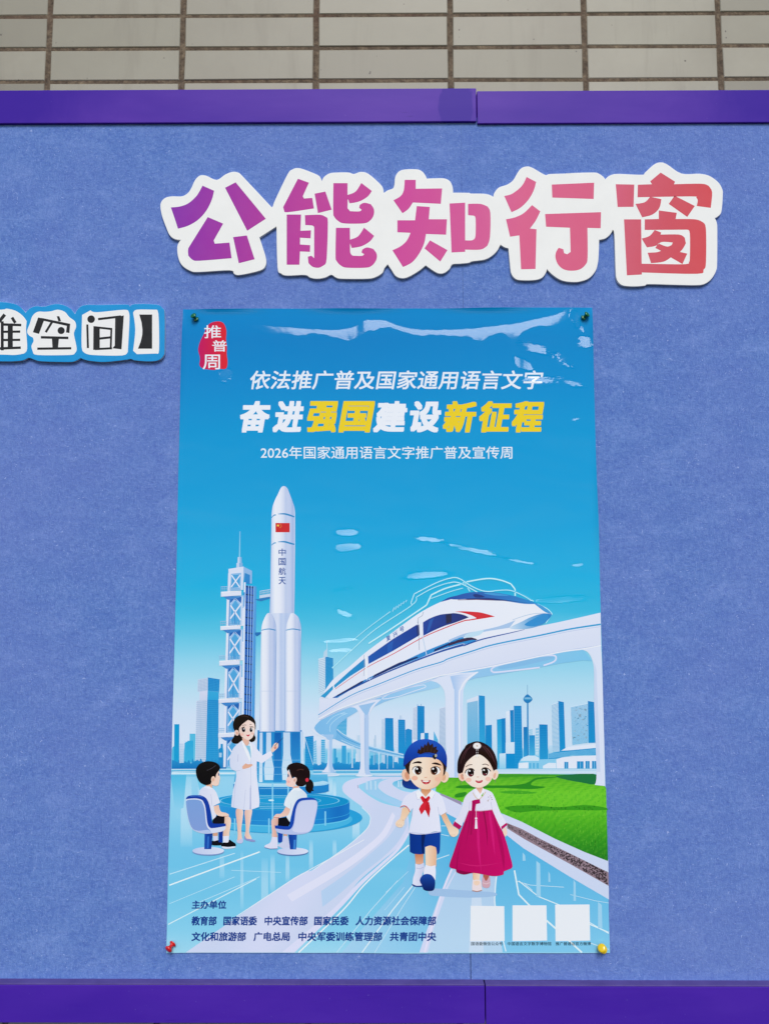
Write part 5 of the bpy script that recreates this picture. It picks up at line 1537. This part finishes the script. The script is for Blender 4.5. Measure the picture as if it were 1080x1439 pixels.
def seated_girl():
    q = Z(370, 1050, 1016 / 120)
    A = Art()
    A.poly(q((240, 1030), (285, 1030), (288, 1075), (238, 1075)), '#d6a08a')
    A.poly(catmull(q((236, 1060), (290, 1062), (305, 1130), (311, 1198), (240, 1205), (175, 1172), (180, 1155), (225, 1125)), 4), '#cdd0ea')
    A.poly(catmull(q((95, 880), (125, 845), (178, 838), (180, 900), (150, 960), (160, 1020), (166, 1075), (105, 1075), (104, 1000)), 4), ('g', q((90, 0))[0], '#f0cabc', q((170, 0))[0], '#dda898'))
    A.poly(corner_smooth(q((104, 1065), (165, 1070), (172, 1140), (170, 1203), (80, 1206), (15, 1190), (22, 1165), (80, 1135)), 4, 60), '#dfdff2')
    A.line(q((15, 1192), (80, 1209), (170, 1206)), .8, '#5a6cb0')
    A.poly(corner_smooth(q((178, 845), (215, 838), (280, 828), (318, 890), (300, 942), (175, 935)), 4, 60), '#101018')
    A.poly(corner_smooth(q((350, 500), (430, 490), (470, 512), (515, 560), (518, 600), (430, 612), (385, 660), (355, 750), (335, 800), (315, 890), (274, 828), (322, 738), (244, 690), (258, 630), (282, 580), (312, 535)), 4, 60), ('g', q((245, 0))[0], '#e8eff5', q((515, 0))[0], '#d9e4ee'))
    A.line(q((322, 738), (330, 690), (330, 660)), .5, '#bccadb')
    A.poly(corner_smooth(q((266, 708), (322, 735), (305, 790), (280, 815), (190, 838), (130, 852), (117, 838), (150, 796), (205, 790), (240, 755)), 4, 60), ('g', q((0, 710))[0], '#eab8a6', q((0, 850))[0], '#f3d0c2'))
    A.line(q((120, 838), (150, 838), (190, 836)), .8, '#c05a50')
    A.poly(q((350, 465), (425, 455), (432, 500), (352, 505)), '#e6b4a0')
    A.poly(q((345, 500), (365, 486), (430, 480), (448, 505), (432, 520), (370, 508), (335, 535)), '#eef3f8')
    A.poly(corner_smooth(q((297, 270), (288, 300), (290, 345), (269, 398), (278, 408), (270, 428), (280, 455), (310, 468), (352, 472), (392, 430), (396, 380), (345, 360)), 4, 70), ('g', q((270, 0))[0], '#f4ccc4', q((390, 0))[0], '#f3d6ca'))
    A.poly(corner_smooth(q((290, 285), (278, 262), (284, 235), (312, 203), (380, 181), (450, 190), (518, 228), (552, 288), (552, 365), (522, 428), (472, 463), (412, 461), (384, 430), (395, 385), (365, 352), (342, 372), (325, 325), (305, 262)), 4, 70), '#1c1013')
    A.ell(q((375, 388))[0], 23 / 8.467, 32 / 8.467, '#f0cdbe', 12)
    A.ell(q((374, 392))[0], 11 / 8.467, 17 / 8.467, '#dea894', 12)
    A.poly(catmull(q((520, 385), (560, 382), (590, 415), (598, 460), (590, 500), (602, 520), (575, 522), (562, 545), (530, 536), (502, 498), (506, 445), (526, 410)), 4), '#150d10')
    A.ell(q((520, 388))[0], 20 / 8.467, 23 / 8.467, '#d8344a')
    A.ell(q((297, 338))[0], 8 / 8.467, 20 / 8.467, '#3b4a78')
    A.line(q((300, 322), (292, 318)), .8, '#2a1c20')
    A.line(q((400, 275), (440, 262), (480, 270)), 1.2, '#4a2c28', sm=1)
    A.ell(q((300, 410))[0], 18 / 8.467, 16 / 8.467, '#f4b8b0')
    A.build('printed_person', MAT_FILM, poster, 'girl with a ponytail and red hair tie in white shirt, sitting in profile')

def walking_boy():
    b = Z(540, 1020, 6)
    A = Art()
    # far leg and shoe
    A.poly(b((255, 1070), (328, 1070), (328, 1165), (262, 1165)), ('g', b((0, 1080))[0], '#c87850', b((0, 1160))[0], '#eab090'))
    A.poly(corner_smooth(b((258, 1160), (295, 1168), (332, 1152), (336, 1200), (315, 1260), (312, 1345), (270, 1352), (236, 1335), (240, 1285), (258, 1220)), 4, 60), ('g', b((240, 0))[0], '#e6e6f6', b((330, 0))[0], '#cfd2ea'))
    A.line(b((268, 1198), (300, 1204), (328, 1190)), .6, '#a8aed0')
    A.poly(catmull(b((234, 1332), (270, 1347), (320, 1345), (320, 1356), (262, 1356), (236, 1345)), 3), '#20408c')
    # near leg
    A.poly(corner_smooth(b((342, 1015), (385, 1005), (440, 1020), (438, 1100), (435, 1185), (345, 1185), (344, 1100)), 4, 60), ('g', b((342, 0))[0], '#f6dcc2', b((440, 0))[0], '#eab692'))
    A.poly(corner_smooth(b((345, 1170), (390, 1182), (428, 1172), (432, 1230), (428, 1300), (330, 1260), (330, 1225)), 4, 60), '#eaeaf7')
    A.poly(catmull(b((297, 1305), (310, 1270), (345, 1248), (385, 1252), (412, 1275), (426, 1310), (420, 1372), (395, 1390), (350, 1388), (325, 1372), (316, 1345)), 4), ('g', b((0, 1250))[0], '#1c4aa6', b((0, 1390))[0], '#0e2260'))
    # shorts
    A.poly(corner_smooth(b((211, 898), (340, 910), (470, 884), (468, 1000), (462, 1065), (445, 1083), (432, 1022), (385, 1008), (340, 1022), (338, 1076), (300, 1082), (250, 1077), (214, 1060)), 4, 60), ('g', b((210, 0))[0], '#0e3488', b((470, 0))[0], '#123f9e'))
    A.poly(b((310, 912), (345, 910), (330, 1010), (335, 1075), (318, 1078), (310, 1000)), '#0a2460')
    # far-side arm, sleeves and body
    A.poly(corner_smooth(b((150, 690), (178, 682), (208, 712), (208, 735), (182, 775), (168, 800), (166, 830), (142, 855), (108, 850), (92, 826), (104, 800), (130, 780), (142, 735)), 4, 60), ('g', b((0, 700))[0], '#f0c8a4', b((0, 850))[0], '#f6dcc2'))
    for k in range(3):
        A.line(b((104 + k * 17, 822 + k * 4), (112 + k * 16, 846)), .5, '#d49a78')
    A.line(b((150, 790), (164, 800)), .6, '#d49a78')
    A.poly(corner_smooth(b((475, 750), (515, 735), (530, 765), (545, 795), (580, 845), (618, 868), (625, 895), (612, 922), (580, 936), (552, 920), (535, 882), (520, 845), (495, 800)), 4, 60), ('g', b((0, 740))[0], '#e8b48c', b((0, 900))[0], '#f6dcc2'))
    for k in range(3):
        A.line(b((556 + k * 16, 915 - k * 1), (560 + k * 15, 932 - k * 3)), .5, '#d49a78')
    A.poly(corner_smooth(b((285, 540), (345, 600), (400, 538), (445, 562), (475, 585), (500, 640), (522, 725), (472, 756), (458, 735), (466, 800), (476, 893), (420, 890), (340, 912), (260, 913), (203, 900), (215, 830), (232, 760), (240, 690), (215, 722), (178, 676), (133, 682), (150, 640), (180, 590), (240, 555)), 4, 50), ('g', b((150, 0))[0], '#e2e3f4', b((500, 0))[0], '#e9e9f7'))
    A.line(b((133, 686), (155, 674), (178, 676), (200, 696), (214, 725)), 1.1, '#d85a50', sm=1)
    A.line(b((240, 690), (228, 760)), .6, '#b9bddc')
    A.line(b((458, 735), (448, 680)), .6, '#b9bddc')
    A.line(b((475, 755), (520, 728)), .6, '#c6a49c')
    A.poly(b((212, 893), (340, 906), (476, 886), (476, 895), (340, 914), (208, 902)), '#c9cce6')
    A.poly(b((305, 520), (392, 520), (388, 560), (345, 602), (310, 565)), ('g', b((0, 525))[0], '#d08858', b((0, 600))[0], '#eebb96'))
    A.poly(b((262, 566), (290, 535), (345, 600), (315, 612), (276, 622)), '#f2f2fb')
    A.poly(b((400, 536), (424, 572), (402, 612), (345, 602)), '#f2f2fb')
    A.line(b((276, 622), (315, 610)), .5, '#b4b8d8')
    A.line(b((276, 622), (262, 566)), .5, '#c0c4e0')
    A.line(b((402, 612), (424, 572)), .5, '#c0c4e0')
    A.poly(b((345, 640), (375, 642), (386, 700), (374, 772), (345, 712), (325, 690)), '#cb1e2c')
    A.poly(b((330, 640), (352, 642), (345, 700), (310, 748), (290, 702), (303, 672)), '#d8283a')
    A.poly(b((300, 600), (318, 588), (345, 612), (372, 588), (386, 605), (366, 640), (345, 645), (322, 643)), '#d6202e')
    A.poly(b((325, 610), (345, 640), (366, 608), (345, 618)), '#b41424')
    # head
    A.poly(catmull(b((152, 455), (150, 490), (172, 518), (230, 532), (290, 527), (270, 480), (210, 455), (170, 445)), 4), ('g', b((0, 450))[0], '#14306e', b((0, 530))[0], '#1a419c'))
    A.ell(b((182, 415))[0], 36 / 6, 52 / 6, '#f0c6ac', -12)
    A.ell(b((190, 420))[0], 19 / 6, 33 / 6, '#dc9c7c', -12)
    A.ell(b((507, 430))[0], 34 / 6, 48 / 6, '#f4d4ba', 12)
    A.ell(b((500, 436))[0], 16 / 6, 28 / 6, '#e6b28e', 12)
    A.poly(b((170, 335), (250, 260), (460, 270), (525, 340), (508, 405), (492, 425), (470, 380), (230, 380), (205, 410), (185, 380)), '#2a1614')
    A.poly(catmull(b((212, 340), (235, 290), (300, 262), (380, 262), (455, 285), (490, 330), (496, 395), (482, 455), (445, 505), (395, 530), (340, 534), (285, 518), (238, 478), (213, 425)), 5), lambda x, y: mixs('#f8e2cc', '#efc3a2', ((x - 584) / 30) ** 2 * .8 + max(0, (y - 1100) / 14) * .5), fine=3)
    A.ell(b((254, 440))[0], 26 / 6, 20 / 6, '#f3b9a0')
    A.ell(b((446, 448))[0], 24 / 6, 18 / 6, '#f3bea4')
    A.poly(corner_smooth(b((160, 345), (160, 300), (172, 235), (205, 175), (255, 132), (320, 112), (385, 115), (450, 140), (500, 190), (525, 260), (523, 350), (500, 318), (470, 292), (412, 270), (345, 264), (280, 268), (225, 288), (195, 312)), 4, 60), ('g', b((300, 112))[0], '#1c56c0', b((300, 330))[0], '#0f3596'))
    A.poly(b((285, 235), (350, 228), (412, 236), (414, 264), (345, 262), (284, 267)), '#1b4fb8')
    A.line(b((284, 240), (350, 232), (412, 240)), .6, '#0c2a78')
    A.poly(b((275, 228), (285, 190), (300, 205), (310, 165), (325, 185), (338, 150), (352, 168), (366, 128), (385, 165), (406, 144), (412, 180), (440, 172), (436, 196), (454, 208), (434, 236), (380, 224), (340, 226), (300, 238)), '#2a1716')
    for x0, y0, x1, y1 in ((300, 225, 312, 180), (330, 220, 342, 165), (360, 215, 366, 145), (390, 220, 402, 165), (415, 225, 430, 190)):
        A.line(b((x0, y0), (x1, y1)), .9, '#4a2e28', w2=.3)
    A.poly(b((402, 250), (440, 235), (440, 262), (425, 285), (408, 272)), '#1a1a20')
    A.ell(b((432, 250))[0], 1.6, 2.2, '#b8b49c')
    A.poly(catmull(b((232, 318), (255, 303), (290, 297), (313, 306), (306, 316), (270, 314)), 4), '#241414')
    A.poly(catmull(b((397, 318), (420, 308), (450, 312), (482, 332), (465, 332), (425, 324)), 4), '#241414')
    for cx, hx in ((274, 283), (430, 418)):
        A.ell(b((cx, 375))[0], 40 / 6, 36 / 6, '#f8f4f2')
        A.ell(b((hx, 377))[0], 29 / 6, 35 / 6, '#2c140e')
        A.ell(b((hx, 392))[0], 19 / 6, 17 / 6, '#5a2a1a')
        A.ell(b((hx, 376))[0], 17 / 6, 22 / 6, '#120a0a')
        A.ell(b((hx - 9, 361))[0], 8 / 6, 8 / 6, '#ffffff')
        A.ell(b((hx + 10, 392))[0], 4 / 6, 4 / 6, '#e8d8d0')
    A.line(b((234, 372), (245, 350), (274, 339), (305, 347), (316, 360)), 1.0, '#2a1612', sm=1)
    A.line(b((390, 362), (402, 350), (430, 342), (458, 352), (470, 375)), 1.0, '#2a1612', sm=1)
    A.line(b((335, 432), (346, 436), (357, 430)), .9, '#dd9c7e', sm=1)
    A.poly(catmull(b((308, 453), (348, 464), (386, 456), (376, 482), (350, 492), (324, 483)), 4), '#b82434')
    A.poly(b((318, 459), (348, 465), (378, 460), (370, 470), (348, 474), (325, 470)), '#fdf6f2')
    A.ell(b((350, 484))[0], 12 / 6, 5 / 6, '#e86a70')
    A.build('printed_person', MAT_FILM, poster, 'boy in a backwards blue cap, red neckerchief and blue shorts walking forward')

def walking_girl():
    g = Z(620, 1020, 6)
    A = Art()
    A.poly(g((350, 1240), (402, 1250), (398, 1300), (350, 1310)), '#b86050')
    A.poly(catmull(g((342, 1290), (352, 1272), (375, 1310), (403, 1268), (411, 1320), (405, 1355), (380, 1366), (345, 1352)), 4), '#d6a8b4')
    A.line(g((345, 1322), (375, 1332), (408, 1320)), .9, '#e8ccd2')
    A.poly(g((262, 1225), (326, 1230), (320, 1320), (266, 1320)), ('g', g((262, 0))[0], '#f0c09c', g((326, 0))[0], '#f6dcc6'))
    A.poly(catmull(g((260, 1322), (268, 1295), (295, 1330), (320, 1295), (334, 1320), (338, 1360), (338, 1385), (300, 1394), (260, 1386)), 4), '#efdee0')
    A.poly(catmull(g((272, 1302), (297, 1292), (322, 1302), (318, 1335), (296, 1345), (274, 1335)), 3), '#f4d4bc')
    A.line(g((264, 1308), (296, 1300), (330, 1308)), 1.0, '#f2e4e6')
    A.line(g((258, 1388), (300, 1396), (340, 1386)), 1.2, '#b88478')
    # skirt
    A.poly(corner_smooth(g((232, 703), (330, 690), (422, 700), (470, 800), (530, 930), (578, 1095), (597, 1175), (588, 1200), (560, 1212), (525, 1226), (522, 1252), (490, 1262), (430, 1266), (340, 1250), (262, 1240), (190, 1253), (132, 1236), (122, 1210), (80, 1197), (66, 1172), (100, 1070), (150, 920), (200, 790)), 4, 60), ('g', g((80, 0))[0], '#b80e5c', g((560, 0))[0], '#cc1268'), fine=12)
    for q, c in ((((345, 712), (360, 712), (385, 880), (385, 1020), (372, 860)), '#9c0a4c'), (((205, 800), (216, 800), (165, 960), (140, 1100), (130, 1230), (122, 1210), (140, 1060)), '#a00c50'), (((240, 720), (250, 720), (235, 850), (210, 980), (185, 1100), (215, 930)), '#a80c54'),
                 (((425, 720), (440, 760), (500, 930), (530, 1100), (525, 1220), (500, 1080), (470, 930)), '#b40e5a'), (((300, 730), (310, 730), (320, 950), (335, 1240), (300, 1000)), '#d41c74'), (((395, 720), (410, 725), (440, 920), (450, 1100), (420, 930)), '#d61e76'), (((122, 1210), (190, 1225), (262, 1236), (190, 1253), (132, 1236)), '#8c0a46'), (((130, 1150), (300, 1175), (520, 1150), (300, 1185)), '#d02070')):
        A.poly(corner_smooth(g(*q), 3, 60), c)
    # jacket
    A.poly(corner_smooth(g((278, 530), (345, 600), (358, 530), (420, 558), (450, 610), (490, 715), (530, 790), (550, 822), (500, 866), (470, 805), (425, 702), (330, 714), (233, 708), (195, 780), (166, 858), (100, 815), (140, 760), (165, 700), (190, 615), (222, 570)), 4, 55), ('g', g((130, 0))[0], '#e2dff0', g((520, 0))[0], '#ebe8f5'))
    A.line(g((238, 640), (232, 705)), .6, '#c2bcd8')
    A.line(g((415, 640), (425, 700)), .6, '#c2bcd8')
    A.line(g((233, 712), (330, 716), (424, 706)), 1.0, '#d8b4cc')
    A.poly(g((110, 802), (170, 845), (150, 874), (95, 836)), '#b8125e')
    A.poly(g((500, 850), (548, 815), (554, 834), (508, 872)), '#c01464')
    A.poly(corner_smooth(g((514, 870), (543, 852), (552, 895), (545, 925), (535, 935), (520, 905)), 4, 60), '#f4d6c2')
    A.poly(g((290, 510), (348, 510), (345, 548), (318, 580), (292, 550)), ('g', g((0, 515))[0], '#dc9a80', g((0, 570))[0], '#f2ccb6'))
    A.poly(g((272, 535), (290, 525), (330, 580), (312, 612), (285, 575)), '#f2effa')
    A.poly(g((348, 520), (362, 545), (318, 612), (296, 610), (335, 560)), '#f4f1fb')
    A.line(g((262, 560), (285, 600), (305, 618)), 1.0, '#dcc09a')
    A.line(g((372, 555), (345, 595), (312, 622)), 1.0, '#dcc09a')
    A.poly(corner_smooth(g((256, 630), (285, 622), (322, 617), (326, 652), (290, 660), (284, 700), (276, 790), (262, 915), (234, 922), (240, 830), (254, 700)), 4, 60), '#b8105c')
    A.poly(g((268, 640), (276, 640), (262, 800), (250, 915), (244, 915)), '#98094a')
    A.line(g((292, 660), (291, 778)), .6, '#e8d8e4')
    A.ell(g((291, 779))[0], 1.7, 1.5, '#f2ecf4')
    A.poly(g((284, 790), (298, 790), (303, 866), (280, 866)), '#efe8f2')
    for px_, py_ in ((395, 600), (420, 605), (390, 630), (425, 620), (410, 590)):
        A.ell(g((px_, py_))[0], .9, .6, rnd.choice(['#b49a86', '#a89ab0', '#c8a890']))
    A.line(g((388, 640), (400, 615)), .4, '#a0947c')
    # head
    A.poly(catmull(g((195, 195), (205, 165), (240, 145), (262, 160), (240, 190)), 4), '#2a161a')
    A.ell(g((170, 425))[0], 29 / 6, 42 / 6, '#f2cab4', -15)
    A.ell(g((176, 430))[0], 13 / 6, 24 / 6, '#de9c84', -15)
    A.ell(g((452, 412))[0], 25 / 6, 42 / 6, '#f6dac6', 15)
    A.ell(g((447, 418))[0], 11 / 6, 24 / 6, '#e6b298', 15)
    A.poly(corner_smooth(g((135, 390), (133, 350), (138, 290), (165, 225), (210, 168), (252, 140), (300, 130), (352, 142), (412, 182), (450, 240), (470, 310), (468, 365), (440, 378), (420, 430), (200, 430), (178, 392), (152, 402)), 4, 60), ('g', g((135, 0))[0], '#1e1014', g((470, 0))[0], '#2c161a'))
    A.poly(catmull(g((180, 385), (200, 322), (245, 272), (300, 240), (355, 258), (405, 305), (434, 362), (434, 410), (415, 462), (370, 504), (310, 521), (250, 506), (200, 462), (182, 420)), 5), lambda x, y: mixs('#fae8da', '#f0c6ae', ((x - 671) / 26) ** 2 * .7 + max(0, (y - 1098) / 12) * .4), fine=3)
    A.poly(corner_smooth(g((180, 385), (205, 312), (245, 266), (302, 232), (298, 200), (220, 235), (165, 320)), 4, 60), '#241216')
    A.poly(corner_smooth(g((302, 232), (352, 258), (402, 306), (436, 375), (450, 320), (400, 245), (320, 205)), 4, 60), '#24120f')
    for q in (((215, 190), (180, 250), (160, 320)), ((250, 165), (210, 215), (185, 280)), ((360, 170), (410, 230), (440, 300)), ((385, 190), (430, 260), (455, 330)), ((335, 160), (380, 215), (415, 270))):
        A.line(g(*q), 1.1, '#543036', sm=1, w2=.4)
    A.ell(g((228, 455))[0], 24 / 6, 18 / 6, '#f5c2b0')
    A.ell(g((392, 447))[0], 24 / 6, 18 / 6, '#f5c6b4')
    A.line(g((204, 346), (228, 330), (258, 326)), 1.0, '#4a2c24', sm=1)
    A.line(g((343, 326), (372, 322), (398, 334)), 1.0, '#4a2c24', sm=1)
    for cx, hx, cy in ((239, 246, 393), (368, 366, 386)):
        A.ell(g((cx, cy))[0], 36 / 6, 33 / 6, '#faf6f4')
        A.ell(g((hx, cy + 1))[0], 27 / 6, 34 / 6, '#24120f')
        A.ell(g((hx, cy + 19))[0], 17 / 6, 13 / 6, '#6c2430')
        A.ell(g((hx, cy - 2))[0], 15 / 6, 20 / 6, '#0e0808')
        A.ell(g((hx - 9, cy - 14))[0], 7 / 6, 7 / 6, '#ffffff')
        A.ell(g((hx + 9, cy + 16))[0], 3.5 / 6, 3.5 / 6, '#e8d4d0')
    A.line(g((200, 398), (208, 375), (235, 360), (262, 362), (276, 378)), 1.2, '#22100e', sm=1)
    A.line(g((336, 372), (348, 356), (372, 352), (400, 366), (414, 382)), 1.2, '#22100e', sm=1)
    A.line(g((295, 428), (305, 432), (314, 427)), .8, '#e0a48c', sm=1)
    A.poly(catmull(g((285, 459), (315, 462), (345, 456), (340, 474), (316, 482), (294, 476)), 4), '#c83a4c')
    A.poly(g((297, 462), (315, 465), (335, 461), (330, 465), (314, 467), (301, 465)), '#f6e4e2')
    A.ell(g((299, 168))[0], 34 / 6, 27 / 6, '#e2d8d8')
    for k in range(6):
        a = k * math.pi / 3
        A.ell(g((299 + 18 * math.cos(a), 168 + 14 * math.sin(a)))[0], 1.9, 1.6, '#f4eeec')
    A.ell(g((299, 168))[0], 1.5, 1.3, '#d8c4b4')
    A.line(g((293, 195), (293, 232)), .7, '#d8d0d4')
    A.line(g((306, 195), (306, 232)), .7, '#d8d0d4')
    A.ell(g((293, 214))[0], .8, .8, '#141018')
    A.ell(g((306, 214))[0], .8, .8, '#141018')
    A.ell(g((299, 250))[0], 2.2, 1.7, '#f2ece8')
    A.line(g((290, 262), (288, 272)), .6, '#e0d0b8')
    A.line(g((308, 262), (310, 272)), .6, '#e0d0b8')
    A.line(g((166, 465), (166, 488)), .5, '#8c7478')
    A.line(g((452, 452), (452, 478)), .5, '#8c7478')
    A.build('printed_person', MAT_FILM, poster, 'girl in a white jacket and long crimson hanbok skirt with an ornament in her parted hair')
base_ = max(LAYER[0], ART_TOP)
for fs_ in ((teacher, seated_boy, chair_left), (seated_girl, chair_right), (walking_girl, walking_boy)):
    LAYER[0] = base_
    for f_ in fs_:
        f_()
print('people', base_, LAYER[0])
LAYER[0] = 3

# ---- seal and lettering
E_ = Art()
e3 = Z(230, 420, 3.375)
E_.poly(catmull(e3((213, 122), (250, 107), (282, 114), (297, 148), (296, 190), (300, 230), (299, 262), (303, 298), (296, 330), (262, 332), (236, 337), (188, 330), (170, 314), (173, 282), (164, 242), (172, 205), (188, 172)), 4), ('g', e3((165, 0))[0], '#c4125e', e3((300, 0))[0], '#e0262a'))
for ch, x0, y0, x1, y1, bo in (('推', 192, 125, 273, 187, .012), ('普', 230, 196, 300, 250, .012), ('周', 185, 264, 268, 335, .012)):
    E_.text(ch, *e3((x0, y0))[0], *e3((x1, y1))[0], '#eef0f6', bo)
E_.build('printed_seal', MAT_FILM, poster, 'red brush seal with three white characters')
H_ = Art()
H_.text('依法推广普及国家通用语言文字', 349, 520.5, 764, 547.5, '#e9eef6', .020, .16)
H_.build('headline_text', MAT_FILM, poster, 'slanted white headline line')
bx = [(333, 383), (382, 430), (428, 479), (475, 527), (523, 575), (571, 623), (620, 672), (669, 721), (716, 767)]
for cl, lab in (('#eef0f6', 'heavy slanted white words of the main headline'), ('#f0d01e', 'heavy slanted yellow words of the main headline')):
    H_ = Art()
    LAYER[0] = 3
    for k, (ch, (a, b2)) in enumerate(zip('奋进强国建设新征程', bx)):
        if (cl == '#f0d01e') == (k in (2, 3, 6, 7, 8)):
            H_.text(ch, a, 563.6, b2, 607.8, cl, .038, .18)
    H_.build('headline_text', MAT_FILM, poster, lab)
H_ = Art()
H_.text('2026年国家通用语言文字推广普及宣传周', 366.3, 627, 719.5, 645, '#e6eef6', .012)
H_.build('headline_text', MAT_FILM, poster, 'small upright white line under the headline')
LAYER[0] = ROAD_TOP
O_ = Art()
NV = '#20418e'
def words(A, lst, y0, y1, conv):
    for s, a, b2 in lst:
        A.text(s, conv(a), y0, conv(b2), y1, NV, .040, .05)
cv = lambda x: 230 + x / 3.375
words(O_, [('主办单位', 133, 299)], 1265.2, 1277.4, cv)
words(O_, [('教育部', 131, 253), ('国家语委', 282, 444), ('中央宣传部', 477, 684), ('国家民委', 712, 878), ('人力资源社会保障部', 908, 1292)], 1287.2, 1300.6, cv)
words(O_, [('文化和旅游部', 131, 392), ('广电总局', 425, 600), ('中央军委训练管理部', 637, 1037), ('共青团中央', 1070, 1293)], 1309.4, 1322.6, cv)
O_.build('organiser_text', MAT_FILM, poster)
LAYER[0] = ROAD_TOP
cvb = lambda x: 540 + x / 3.375
for s, a, b2, q in (('国语委微信公众号', 410, 560, ((408, 313), (567, 315), (569, 480), (406, 481))), ('中国语言文字数字博物馆', 582, 790, ((606, 311), (767, 311), (770, 478), (606, 481))), ('推广普通话官方微博', 810, 977, ((808, 308), (971, 307), (974, 478), (810, 481)))):
    C_ = Art()
    C_.poly(zb_(*q), '#eef0f4')
    co = C_.build('blank_code_panel', MAT_FILM, poster)
    C_ = Art()
    C_.text(s, cvb(a), 1323.6, cvb(b2), 1328.6, '#22323c', .015)
    C_.build('caption_text', MAT_FILM, co)
print('layers', LAYER[0])
